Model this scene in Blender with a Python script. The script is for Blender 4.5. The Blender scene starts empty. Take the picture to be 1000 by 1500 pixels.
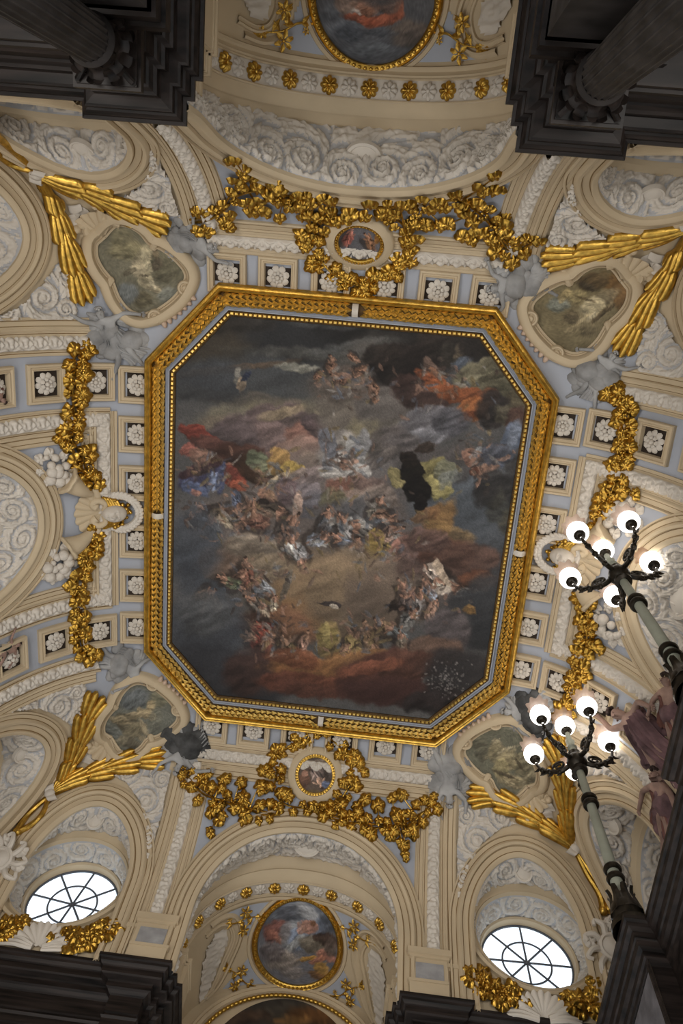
import bpy, bmesh, math, random
import numpy as np
from mathutils import Matrix, Vector
random.seed(7); RNG = np.random.RandomState(7)
SC = bpy.context.scene
# ---------------------------------------------------------------- camera
CAM = np.array([0.8971, -5.7824, 0.0]); FPX = 1165.48
ROT = np.array([0.3186, 0.0654, 0.0926])
def rodrigues(r):
    t = np.linalg.norm(r); k = r/t
    K = np.array([[0,-k[2],k[1]],[k[2],0,-k[0]],[-k[1],k[0],0]])
    return np.eye(3)+math.sin(t)*K+(1-math.cos(t))*K@K
RM = rodrigues(ROT)
cd = bpy.data.cameras.new('camera'); cam = bpy.data.objects.new('camera', cd); SC.collection.objects.link(cam)
cd.sensor_fit = 'VERTICAL'; cd.sensor_height = 36.0; cd.lens = FPX*36.0/1500.0; cd.clip_end = 200
_ax = np.array([RM[0], -RM[1], -RM[2]]).T
M4 = Matrix.Identity(4)
for i in range(3):
    for j in range(3): M4[i][j] = _ax[i][j]
    M4[i][3] = CAM[i]
cam.matrix_world = M4
SC.camera = cam
# ---------------------------------------------------------------- world, lights, exposure
W = bpy.data.worlds.new('sky'); SC.world = W; W.use_nodes = True
W.node_tree.nodes['Background'].inputs[0].default_value = (0.86, 0.93, 1.0, 1)
W.node_tree.nodes['Background'].inputs[1].default_value = 1.7
SC.view_settings.view_transform = 'Standard'; SC.view_settings.look = 'None'
SC.view_settings.gamma = 1; SC.view_settings.use_curve_mapping = False
SC.view_settings.exposure = 0.38
SC.cycles.use_denoising = True
SC.cycles.max_bounces = 8
def area(name, loc, target, sx, sy, power, col):
    l = bpy.data.lights.new(name, 'AREA'); l.shape = 'RECTANGLE'; l.size = sx; l.size_y = sy; l.energy = power; l.color = col
    o = bpy.data.objects.new(name, l); SC.collection.objects.link(o); o.location = loc
    d = Vector(target)-Vector(loc); o.rotation_euler = d.to_track_quat('-Z','Y').to_euler()
    return o
# added area lights standing in for unseen windows below the cornice
for k, xx in enumerate((-4.7, 4.7)):
    area('added_light_front_%d' % k, (xx, -7.2, 4.0), (xx*0.3, 4.0, 12.0), 2.2, 5.0, 430, (1.0, 0.965, 0.91))
    area('added_light_back_%d' % k, (xx, 7.0, 4.0), (xx*0.3, -3.0, 12.0), 2.2, 5.0, 110, (0.97, 0.985, 1.0))
area('added_light_left', (-6.9, 0, 4.0), (1, 0, 12.0), 6.0, 5.0, 300, (1.0, 0.975, 0.94))
area('added_light_right', (4.7, 0, 3.5), (-1, 0, 12.0), 6.0, 5.0, 120, (1.0, 0.975, 0.94))
# ---------------------------------------------------------------- the vault as a surface
X0, AX, Y0, AY, Z0, HV = 4.0, 3.0, 4.85, 2.5, 11.3, 4.7
def zc(u, u0, a):
    s = (abs(u)-u0)/a
    if s <= 0: return Z0+HV
    if s >= 1: return Z0-50*(s-1)
    return Z0+HV*math.sqrt(1-s*s)
def zv(x, y): return min(zc(x, X0, AX), zc(y, Y0, AY))
def vn(x, y):                     # normal of the vault, pointing into the room
    a, b = zc(x, X0, AX), zc(y, Y0, AY); n = np.array([0, 0, -1.0])
    if a <= b and abs(x) > X0:
        s = min((abs(x)-X0)/AX, .9995); c = math.sqrt(1-s*s); n = np.array([-math.copysign(s/AX, x), 0, -c/HV])
    elif b < a and abs(y) > Y0:
        s = min((abs(y)-Y0)/AY, .9995); c = math.sqrt(1-s*s); n = np.array([0, -math.copysign(s/AY, y), -c/HV])
    return n/np.linalg.norm(n)
def ray(px, py):
    d = RM.T@np.array([(px-500)/FPX, (py-750)/FPX, 1.0]); return d/np.linalg.norm(d)
def on(px, py, h=0.0):            # where a sight line meets the vault, lifted h off it
    d = ray(px, py); t = 6.0
    while t < 32:
        P = CAM+d*t
        if P[2] > zv(P[0], P[1]): break
        t += 0.25
    lo, hi = t-0.25, t
    for _ in range(16):
        m = (lo+hi)/2; P = CAM+d*m
        if P[2] > zv(P[0], P[1]): hi = m
        else: lo = m
    P = CAM+d*lo
    return P+vn(P[0], P[1])*h if h else P
def at(px, py, ax, v):
    d = ray(px, py); return CAM+d*((v-CAM[ax])/d[ax])
# ---------------------------------------------------------------- materials
def srgb(r, g, b):
    f = lambda c: (c/255/12.92) if c/255 <= .04045 else ((c/255+.055)/1.055)**2.4
    return (f(r), f(g), f(b))
def material(name, col, rough=0.7, metal=0.0, mottle=0.08, scale=6.0, bump=0.0, bscale=40.0, spec=0.3, streak=None):
    m = bpy.data.materials.new(name); m.use_nodes = True; nt = m.node_tree; b = nt.nodes['Principled BSDF']
    b.inputs['Roughness'].default_value = rough; b.inputs['Metallic'].default_value = metal
    b.inputs['Specular IOR Level'].default_value = spec
    tc = nt.nodes.new('ShaderNodeTexCoord'); nz = nt.nodes.new('ShaderNodeTexNoise'); nz.inputs['Scale'].default_value = scale; nz.inputs['Detail'].default_value = 6
    src = tc.outputs['Object']
    if streak:
        mp = nt.nodes.new('ShaderNodeMapping'); mp.inputs['Scale'].default_value = streak; nt.links.new(src, mp.inputs['Vector']); src = mp.outputs['Vector']
    nt.links.new(src, nz.inputs['Vector'])
    rp = nt.nodes.new('ShaderNodeValToRGB'); rp.color_ramp.elements[0].position = .3; rp.color_ramp.elements[1].position = .72
    rp.color_ramp.elements[0].color = tuple(c*(1-mottle*2) for c in col)+(1,); rp.color_ramp.elements[1].color = tuple(min(1, c*(1+mottle)) for c in col)+(1,)
    nt.links.new(nz.outputs['Fac'], rp.inputs['Fac']); nt.links.new(rp.outputs['Color'], b.inputs['Base Color'])
    if bump:
        n2 = nt.nodes.new('ShaderNodeTexNoise'); n2.inputs['Scale'].default_value = bscale; n2.inputs['Detail'].default_value = 4
        nt.links.new(tc.outputs['Object'], n2.inputs['Vector'])
        bp = nt.nodes.new('ShaderNodeBump'); bp.inputs['Strength'].default_value = bump; bp.inputs['Distance'].default_value = .02
        nt.links.new(n2.outputs['Fac'], bp.inputs['Height']); nt.links.new(bp.outputs['Normal'], b.inputs['Normal'])
    return m
CREAM = material('cream_plaster', (0.53, 0.425, 0.285), .75, mottle=.05, scale=1.3)
STUCCO = material('white_stucco', (0.60, 0.545, 0.475), .8, mottle=.05, scale=2.0)
BLUE = material('blue_grey_plaster', (0.37, 0.39, 0.44), .8, mottle=.05, scale=1.0)
GOLD = material('gilding', (0.62, 0.38, 0.075), .33, metal=.92, mottle=.2, scale=9, bump=.25, bscale=30, spec=.5)
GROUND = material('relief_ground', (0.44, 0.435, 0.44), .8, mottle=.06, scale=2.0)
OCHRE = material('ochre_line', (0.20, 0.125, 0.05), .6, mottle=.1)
GOLDD = material('dark_gilding', (0.50, 0.295, 0.052), .30, metal=.95, mottle=.28, scale=11, bump=.25, bscale=30, spec=.5)  # darker gilding for garland leaves, stems and berries
GOLDL = material('bright_gilding', (0.80, 0.54, 0.15), .38, metal=.85, mottle=.2, scale=14, spec=.5)
DGREY = material('dark_grey_cloud', (0.085, 0.085, 0.085), .85, mottle=.4, scale=3)
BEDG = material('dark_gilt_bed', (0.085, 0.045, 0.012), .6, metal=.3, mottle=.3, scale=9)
BROWN = material('coffer_ground', (0.035, 0.024, 0.017), .8, mottle=.1)
GREYS = material('grey_painted_plaster', (0.33, 0.325, 0.32), .8, mottle=.25, scale=2.2)
DARK = material('dark_stone', (0.019, 0.0135, 0.0115), .5, mottle=.45, scale=3.0, streak=(.35, 2.2, 6.0), spec=.22)
DARKC = material('dark_column_stone', (0.034, 0.030, 0.029), .55, mottle=.3, scale=3.0, spec=.2)
IRON = material('bronze_dark', (0.030, 0.024, 0.017), .4, metal=.6, mottle=.3, scale=12)
POLE = material('grey_green_pole', (0.27, 0.28, 0.225), .5, mottle=.08, scale=3)
STONEF = material('pale_floor_stone', (0.33, 0.295, 0.25), .6, mottle=.1)
GREYP = material('grey_marble_panel', (0.33, 0.325, 0.33), .5, mottle=.15, scale=4)
WALLM = material('wall_stone', (0.42, 0.38, 0.33), .8)
SKIN = material('flesh_tinted_plaster', (0.30, 0.19, 0.15), .7, mottle=.2, scale=5)
ROBE = material('dusky_robe_paint', (0.16, 0.09, 0.095), .8, mottle=.35, scale=4)
MUNT = material('window_bar_paint', (0.10, 0.11, 0.13), .6)
def emis(name, col, s):
    m = bpy.data.materials.new(name); m.use_nodes = True; b = m.node_tree.nodes['Principled BSDF']
    b.inputs['Base Color'].default_value = (.9, .88, .84, 1); b.inputs['Emission Color'].default_value = col+(1,); b.inputs['Emission Strength'].default_value = s
    return m
GLOBE = emis('lit_opal_glass', (1.0, 0.95, 0.88), 3.5)
def glassm(name, tint, k):
    m = bpy.data.materials.new(name); m.use_nodes = True; nt = m.node_tree; out = nt.nodes['Material Output']
    nt.nodes.remove(nt.nodes['Principled BSDF'])
    t = nt.nodes.new('ShaderNodeBsdfTransparent'); t.inputs[0].default_value = tint+(1,)
    g = nt.nodes.new('ShaderNodeBsdfGlossy'); g.inputs['Roughness'].default_value = .08
    x = nt.nodes.new('ShaderNodeMixShader'); x.inputs[0].default_value = k
    nt.links.new(t.outputs[0], x.inputs[1]); nt.links.new(g.outputs[0], x.inputs[2]); nt.links.new(x.outputs[0], out.inputs[0])
    return m
PANE = glassm('window_glass', (.96, .98, 1.0), .06)
FRILL = glassm('clear_glass_frill', (.93, .90, .87), .0)
_nt = FRILL.node_tree; _d = _nt.nodes.new('ShaderNodeBsdfTranslucent'); _d.inputs[0].default_value = (.8, .7, .66, 1); _x = _nt.nodes.new('ShaderNodeMixShader'); _x.inputs[0].default_value = .5
_o = _nt.nodes['Material Output']; _src = _o.inputs[0].links[0].from_socket; _nt.links.new(_src, _x.inputs[1]); _nt.links.new(_d.outputs[0], _x.inputs[2]); _nt.links.new(_x.outputs[0], _o.inputs[0])
def paint_material(name):
    m = bpy.data.materials.new(name); m.use_nodes = True; nt = m.node_tree; b = nt.nodes['Principled BSDF']
    b.inputs['Roughness'].default_value = .6; b.inputs['Specular IOR Level'].default_value = .2
    a = nt.nodes.new('ShaderNodeVertexColor'); a.layer_name = 'paint'
    nt.links.new(a.outputs['Color'], b.inputs['Base Color']); return m
PAINT = paint_material('fresco_paint')
# ---------------------------------------------------------------- building helpers
class MB:
    def __init__(s): s.v = []; s.f = []; s.m = []; s.n = 0
    def add(s, verts, faces, mi=0):
        verts = np.asarray(verts, float).reshape(-1, 3); s.v.append(verts)
        s.f += [tuple(int(i)+s.n for i in f) for f in faces]; s.m += [mi]*len(faces); s.n += len(verts); return s
    def box(s, lo, hi, mi=0):
        x0,y0,z0 = lo; x1,y1,z1 = hi
        return s.add([(x0,y0,z0),(x1,y0,z0),(x1,y1,z0),(x0,y1,z0),(x0,y0,z1),(x1,y0,z1),(x1,y1,z1),(x0,y1,z1)],
              [(3,2,1,0),(4,5,6,7),(0,1,5,4),(1,2,6,5),(2,3,7,6),(3,0,4,7)], mi)
    def mesh(s, name, mats, smooth=True):
        me = bpy.data.meshes.new(name)
        me.from_pydata(np.concatenate(s.v).tolist() if s.v else [], [], s.f)
        for m in (mats if isinstance(mats, (list, tuple)) else [mats]): me.materials.append(m)
        if any(s.m): me.polygons.foreach_set('material_index', s.m)
        bm = bmesh.new(); bm.from_mesh(me); bmesh.ops.recalc_face_normals(bm, faces=bm.faces); bm.to_mesh(me); bm.free()
        if smooth:
            me.polygons.foreach_set('use_smooth', [True]*len(me.polygons))
            if smooth != 'all': me.set_sharp_from_angle(angle=math.radians(42))
        me.update(); return me
    def build(s, name, mats, parent=None, smooth=True, mw=None):
        return obj(name, s.mesh(name, mats, smooth), parent, mw)
def obj(name, me, parent=None, mw=None):
    o = bpy.data.objects.new(name, me); SC.collection.objects.link(o)
    if parent is not None: o.parent = parent
    if mw is not None: o.matrix_local = mw
    return o
def struct(o): o['kind'] = 'structure'; return o
def tag(o, label, cat, group=None):
    o['label'] = label; o['category'] = cat
    if group: o['group'] = group
    return o
def thing(name, label, cat, loc=(0,0,0), group=None):
    o = bpy.data.objects.new(name, None); SC.collection.objects.link(o); o.location = loc; o.empty_display_size = .1
    return tag(o, label, cat, group)
def T(P): return Matrix.Translation(Vector(P))
def grid_faces(n, m, closed_u=False, closed_v=False, off=0):
    F = []
    for i in range(n if closed_u else n-1):
        for j in range(m if closed_v else m-1):
            a = i*m+j; b = ((i+1) % n)*m+j; c = ((i+1) % n)*m+(j+1) % m; d = i*m+(j+1) % m
            F.append((a+off, b+off, c+off, d+off))
    return F
def resample(P, n, closed=False):
    P = np.asarray(P, float)
    if closed: P = np.vstack([P, P[:1]])
    L = np.concatenate([[0], np.cumsum(np.linalg.norm(np.diff(P, axis=0), axis=1))])
    t = np.linspace(0, L[-1], n+1 if closed else n)
    if closed: t = t[:-1]
    return np.stack([np.interp(t, L, P[:, k]) for k in range(P.shape[1])], 1)
def smooth_path(P, n, closed=False):      # Catmull-Rom through P, n samples
    P = np.asarray(P, float); k = len(P); out = []; seg = k if closed else k-1
    for i in range(seg):
        g = lambda j: P[j % k] if closed else P[min(max(j, 0), k-1)]
        p0, p1, p2, p3 = g(i-1), g(i), g(i+1), g(i+2)
        for t in np.linspace(0, 1, 12, endpoint=False):
            out.append(.5*((2*p1)+(-p0+p2)*t+(2*p0-5*p1+4*p2-p3)*t*t+(-p0+3*p1-3*p2+p3)*t**3))
    if not closed: out.append(P[-1])
    return resample(out, n, closed)
def tangents(P, closed=False):
    if closed: D = np.roll(P, -1, 0)-np.roll(P, 1, 0)
    else: D = np.gradient(P, axis=0)
    return D/np.maximum(np.linalg.norm(D, axis=1, keepdims=True), 1e-9)
def tube(mb, P, r, k=8, closed=False, mi=0, up=None):
    P = np.asarray(P, float); n = len(P); r = np.broadcast_to(np.asarray(r, float), (n,)); Tn = tangents(P, closed)
    u = np.array([.31, .22, .92]) if up is None else np.asarray(up, float); V = []
    for i in range(n):
        a = np.cross(Tn[i], u); la = np.linalg.norm(a)
        if la < 1e-4: a = np.cross(Tn[i], [1, .1, 0]); la = np.linalg.norm(a)
        a /= la; b = np.cross(Tn[i], a)
        for q in range(k):
            w = 2*math.pi*q/k; V.append(P[i]+r[i]*(math.cos(w)*a+math.sin(w)*b))
    F = grid_faces(n, k, closed, True)
    if not closed: F += [tuple(range(k-1, -1, -1)), tuple((n-1)*k+q for q in range(k))]
    return mb.add(V, F, mi)
def sweep(mb, P, N, prof, closed=False, mi=0, miter=True, lines=()):   # prof = list of (lateral, height)
    P = np.asarray(P, float); n = len(P); k = len(prof); V = []
    for i in range(n):
        if closed or 0 < i < n-1:
            a = P[i]-P[i-1]; b = P[(i+1) % n]-P[i]
        else:
            a = b = (P[1]-P[0]) if i == 0 else (P[-1]-P[-2])
        a = a/max(np.linalg.norm(a), 1e-9); b = b/max(np.linalg.norm(b), 1e-9)
        t = a+b; t /= max(np.linalg.norm(t), 1e-9); B = np.cross(t, N[i]); B /= max(np.linalg.norm(B), 1e-9)
        sc = 1/max(.5, abs(np.dot(t, a))) if miter else 1
        for (l, h) in prof: V.append(P[i]+B*l*sc+N[i]*h)
    mb.add(V, grid_faces(n, k, closed, False), mi)
    if lines:
        nf = (n if closed else n-1)*(k-1)
        for q in range(nf):
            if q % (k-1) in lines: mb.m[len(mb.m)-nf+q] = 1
    return mb
def lathe(mb, prof, k=16, mi=0, at_=(0,0,0), mw=None):       # prof = list of (r, z)
    V = [(r*math.cos(2*math.pi*q/k)+at_[0], r*math.sin(2*math.pi*q/k)+at_[1], z+at_[2]) for (r, z) in prof for q in range(k)]
    if mw is not None: V = [tuple(mw@Vector(v)) for v in V]
    return mb.add(V, grid_faces(len(prof), k, False, True), mi)
def ball(mb, c, r, nu=10, nv=7, mi=0, sq=(1,1,1), mw=None):
    pr = [(math.sin(math.pi*j/nv), -math.cos(math.pi*j/nv)) for j in range(nv+1)]
    V = [np.array([a*math.cos(2*math.pi*q/nu)*r*sq[0], a*math.sin(2*math.pi*q/nu)*r*sq[1], z*r*sq[2]]) for (a, z) in pr for q in range(nu)]
    if mw is not None: V = [np.array(mw@Vector(v)) for v in V]
    return mb.add([v+np.asarray(c) for v in V], grid_faces(nv+1, nu, False, True), mi)
def frame_at(P, up=None, n=None):          # matrix: local x = right, y = up along the vault, z = out into the room
    n = vn(P[0], P[1]) if n is None else np.asarray(n, float)
    u = np.asarray(up if up is not None else (-P[0], -P[1], 0), float); u = u-n*np.dot(u, n); u /= np.linalg.norm(u); r = np.cross(u, n)
    m = Matrix.Identity(4)
    for i in range(3): m[i][0] = r[i]; m[i][1] = u[i]; m[i][2] = n[i]; m[i][3] = P[i]
    return m
def mmul(m, V):
    A = np.array(m); return np.asarray(V, float)@A[:3, :3].T+A[:3, 3]
# ---- carved scroll relief: height 0..1 over a plane (s, t in metres)
def vnoise(x, y, seed=0):
    xi = np.floor(x).astype(int); yi = np.floor(y).astype(int); xf = x-xi; yf = y-yi
    h = lambda a, b: (np.sin((a*127.1+b*311.7+seed*74.7)) * 43758.5453) % 1.0
    u = xf*xf*(3-2*xf); v = yf*yf*(3-2*yf)
    return (h(xi, yi)*(1-u)+h(xi+1, yi)*u)*(1-v)+(h(xi, yi+1)*(1-u)+h(xi+1, yi+1)*u)*v
def fbm(x, y, seed=0, o=4):
    s = 0; a = .5
    for k in range(o): s = s+a*vnoise(x*2**k, y*2**k, seed+k*13); a *= .5
    return s
def scrolls(s, t, cen):
    s = np.asarray(s, float); t = np.asarray(t, float)
    best = np.full(s.shape, 9e9); h = np.zeros(s.shape)
    for (cx, cy, R, hand) in cen:
        dx, dy = s-cx, t-cy; r = np.sqrt(dx*dx+dy*dy)+1e-6; q = r/R
        th = np.arctan2(dy, dx)*hand
        ph = th-2*math.pi*np.log(q+.05)/math.log(1.95)
        lobes = np.abs(np.sin(6.5*th+1.6*ph))**.7                     # leaf fringe along the spiral
        arm = np.clip((.50+.5*np.cos(ph)+.62*(lobes-.62)*np.clip(q*2.2-.2, 0, 1))*1.2, 0, 1)
        arm = arm*arm*(3-2*arm)
        vein = 1-.30*np.exp(-((np.mod(ph+math.pi, 2*math.pi)-math.pi)/.22)**2)
        core = np.exp(-(q/.17)**2)*1.1
        v = np.maximum(arm*vein, core)*(.75+.25*np.clip(1.4-q, 0, 1))
        k = q < best; h = np.where(k, v, h); best = np.where(k, q, best)
    fray = fbm(s*16, t*16, 5, 3)-.47
    return np.clip(h*.95+fray*.8*(h > .10), 0, 1.25)
# ================================================================ LARGE STRUCTURE
# ---- lunette openings as seen square-on from the hall: superellipse head on straight legs
def arch_R(cx, zc_, w, h, n, zb):
    def R(th):
        c, s = math.cos(th), math.sin(th)
        if s >= 0: return 1.0/((abs(c)/w)**n+(s/h)**n)**(1.0/n)
        return min(w/max(abs(c), 1e-6), (zc_-zb)/max(-s, 1e-6))
    return R
def loop2(cx, cz, Rf, n=96):
    th = [2*math.pi*k/n+math.pi/2 for k in range(n)]
    return np.array([(cx+Rf(a)*math.cos(a), cz+Rf(a)*math.sin(a)) for a in th])
SIDE = {'back': lambda u, d, z: (u, d, z), 'front': lambda u, d, z: (u, -d, z), 'right': lambda u, d, z: (d, u, z), 'left': lambda u, d, z: (-d, u, z)}
SCALE = {'back': (Y0, AY), 'front': (Y0, AY), 'right': (X0, AX), 'left': (X0, AX)}
def cove_d(side, z):
    d0, a = SCALE[side]; s = min(max((z-Z0)/HV, 0), 1); return d0+a*math.sqrt(1-s*s)
def place(side, L, d):           # d: number, or 'v' for on the vault
    return np.array([SIDE[side](u, cove_d(side, z) if d == 'v' else d, z) for u, z in L])
LUN = []                          # side, cx, zc, w, h, n
for s in ('back', 'front'):
    LUN += [(s, -4.74, 13.0, 1.6, 2.04, 2.0), (s, 4.74, 13.0, 1.6, 2.04, 2.0)]
    LUN += [(s, 0.0, 12.5, 2.6, 2.5 if s == 'back' else 2.35, 2.2)]
for s in ('left', 'right'):
    LUN += [(s, -5.5, 13.1, 1.6, 2.08, 2.0), (s, 5.5, 13.1, 1.6, 2.08, 2.0), (s, 0.0, 13.25, 1.9, 1.98, 2.1)]
ZB = 11.2
# ---- the vault itself: fine grid, openings left out behind the lunette mouldings
def axis_nodes(u0, a, breaks):
    s = [u0+a*math.sin(math.radians(k*1.25)) for k in range(1, 73)]
    f = list(np.linspace(0, u0, int(u0/.1)+1)); p = sorted(set([round(v, 4) for v in f+s+breaks if v < u0+a]))+[u0+a*.99999]
    return sorted(set([-v for v in p]+p))
xs = axis_nodes(X0, AX, [2.62, 4.86]); ys = axis_nodes(Y0, AY, [2.12, 3.48, 5.6])
V = [(x, y, zv(x, y)) for x in xs for y in ys]; F = []; MI = []
ny = len(ys)
def inside_open(side, u, z):
    for (s, cx, zc_, w, h, n) in LUN:
        if s == side and abs(u-cx) < w-.2:
            q = (abs(u-cx)/(w-.2))**n+(max(z-zc_, 0)/(h-.2))**n
            if q < 1: return True
    return False
for i in range(len(xs)-1):
    for j in range(ny-1):
        x = (xs[i]+xs[i+1])/2; y = (ys[j]+ys[j+1])/2; a, b = zc(x, X0, AX), zc(y, Y0, AY)
        if abs(x) < 3.0 and abs(y) < 3.8: continue
        if a < b:
            if inside_open('right' if x > 0 else 'left', y, a): continue
        elif inside_open('back' if y > 0 else 'front', x, b): continue
        A, B = abs(x), abs(y)
        blue = False
        if a <= b: blue = (A < 4.86 and B < 3.5) or (2.12 < B < 3.48)
        if b < a: blue = (B < 5.6 and A < 3.0)
        if A <= X0 and B <= Y0: blue = True
        if A > 3.0 and B > 3.5 and (A-3.0)+(B-3.5) < 3.35 and (B < 5.75 or A < 3.0 or A > 3.4): blue = True
        if b < a and 6.12 < B < 7.33 and A < 2.45: blue = True
        if a <= b and 5.22 < A < 6.6 and B < 1.75: blue = True
        F.append((i*ny+j, (i+1)*ny+j, (i+1)*ny+j+1, i*ny+j+1)); MI.append(1 if blue else 0)
mb = MB(); mb.v.append(np.array(V)); mb.f = F; mb.m = MI; mb.n = len(V)
ceiling = struct(mb.build('ceiling', [CREAM, BLUE], smooth='all'))
# ---- mouldings on lunettes
RINGP = [(-.26, -.02), (-.26, .05), (-.20, .10), (-.165, .10), (-.15, .05), (-.132, .045), (-.03, .06), (-.018, .055), (-.005, .11), (.05, .13), (.09, .10), (.105, .06), (.12, .055), (.20, .065), (.213, .06), (.225, .10), (.26, .085), (.26, -.06)]
RLINES = (4, 6, 11, 13)
def vnorm(P): return np.array([vn(p[0], p[1]) for p in P])
def cove_n(side, P):
    N = []
    d0, a = SCALE[side]
    for p in P:
        s = min(max((p[2]-Z0)/HV, 0), 1); c = math.sqrt(1-s*s)
        n = np.array(SIDE[side](0, -c/a, 0))+np.array([0, 0, -s/HV]); N.append(n/np.linalg.norm(n))
    return np.array(N)
RIN = {}
def inner_edge(side, cx, zmin, n):
    E = RIN[(side, cx)]; k = np.nonzero(E[:, 2] >= zmin)[0]; return resample(E[k[0]:k[-1]+1], n)
def ring(side, cx, zc_, w, h, n, prof, name, parent, off=0.0, mat=None, scale=1.0):
    th = np.linspace(0, math.pi, 72); L = []
    zb = ZB
    L.append((cx+w-off, zb)); L.append((cx+w-off, (zb+zc_)/2))
    for a in th:
        c, s = math.cos(a), math.sin(a); R = 1/((abs(c)/(w-off))**n+(s/(h-off))**n)**(1/n); L.append((cx+R*c, zc_+R*s))
    L.append((cx-w+off, (zb+zc_)/2)); L.append((cx-w+off, zb))
    P = place(side, L, 'v'); P = resample(P, 96); N = cove_n(side, P); m = MB()
    B = np.cross(tangents(P), N)
    # lateral direction must point out of the opening
    flip = 1
    c0 = P.mean(0)
    if np.dot(B[len(P)//2], P[len(P)//2]-c0) < 0: flip = -1
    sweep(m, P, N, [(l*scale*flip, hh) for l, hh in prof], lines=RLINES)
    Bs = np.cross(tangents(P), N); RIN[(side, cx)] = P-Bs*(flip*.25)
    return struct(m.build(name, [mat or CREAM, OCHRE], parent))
def strip(a, b, steps=1): return [a+(b-a)*k/steps for k in range(steps+1)]
def loft(name, loops, mats, parent, mids=None, closed=True):
    m = MB(); n = len(loops[0]); V = np.concatenate(loops)
    for k in range(len(loops)-1):
        f = []
        for i in range(n if closed else n-1):
            j = (i+1) % n; f.append((k*n+i, k*n+j, (k+1)*n+j, (k+1)*n+i))
        m.f += f; m.m += [(mids[k] if mids else 0)]*len(f)
    m.v.append(V); m.n = len(V)
    return m.build(name, mats, parent)
def relief_strip(name, A, B, parent, cens, amp, rows, toward, mat=STUCCO, lo=0.0):
    """carved band between two polylines A and B, displaced towards the point/func `toward`"""
    A = np.asarray(A); B = np.asarray(B); n = len(A)
    G = np.stack([A+(B-A)*k/(rows-1) for k in range(rows)], 1)          # n, rows, 3
    S = np.concatenate([[0], np.cumsum(np.linalg.norm(np.diff((A+B)/2, axis=0), axis=1))]); S -= S[-1]/2
    Wd = np.linalg.norm(B-A, axis=1); tt = np.linspace(0, 1, rows)
    s = np.repeat(S[:, None], rows, 1); t = tt[None, :]*Wd[:, None]
    du = np.gradient(G, axis=0); dv = np.gradient(G, axis=1); N = np.cross(du, dv); N /= np.maximum(np.linalg.norm(N, axis=2, keepdims=True), 1e-9)
    sg = np.sign((N*(toward-G)).sum(2).mean()); N *= sg
    h = scrolls(s, t, cens); edge = np.clip(np.minimum(t, Wd[:, None]-t)/.08, 0, 1)
    G = G+N*((lo+h*amp*edge)[..., None])
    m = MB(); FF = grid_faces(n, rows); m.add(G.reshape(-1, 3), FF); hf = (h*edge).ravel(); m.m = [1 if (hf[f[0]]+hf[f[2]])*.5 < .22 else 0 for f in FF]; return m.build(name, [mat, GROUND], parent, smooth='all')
def scroll_row(L, Wd, n, hand=1):
    out = []
    for k in range(n):
        c = -L/2+L*(k+.5)/n; out.append((c, Wd*(.5+.12*(-1)**k), Wd*.55, hand*(1 if c < 0 else -1)*(-1)**k))
    return out
CTR = np.array([0, 0, 11.0])
def upper(loop):                          # upper part of a closed loop as an open polyline, left to right as stored
    return loop
def lunette(side, cx, zc_, w, h, n, kind, name):
    root_ring = ring(side, cx, zc_, w, h, n, RINGP, 'lunette_moulding', ceiling, off=.24)
    d0, a = SCALE[side]; dv = d0+a
    wi, hi = w-.46, h-.46
    def arc(w_, h_, zc2, d, N=120, leg=True, z0=ZB, cxx=cx):
        L = []
        if leg: L += [(cxx+w_, z0)]
        for k in np.linspace(0, math.pi, N):
            c, s = math.cos(k), math.sin(k); R = 1/((abs(c)/w_)**n+(s/h_)**n)**(1/n); L.append((cxx+R*c, zc2+R*s))
        if leg: L += [(cxx-w_, z0)]
        return place(side, L, d)
    return arc, wi, hi, dv
def disc_loops(side, cx, cz, prof, n=72):          # prof: list of (radius, depth, dx, dz)
    out = []
    for (r, d, ox, oz) in prof:
        out.append(np.array([SIDE[side](cx+ox+r*math.cos(2*math.pi*k/n), d, cz+oz+r*math.sin(2*math.pi*k/n)) for k in range(n)]))
    return out
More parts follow.
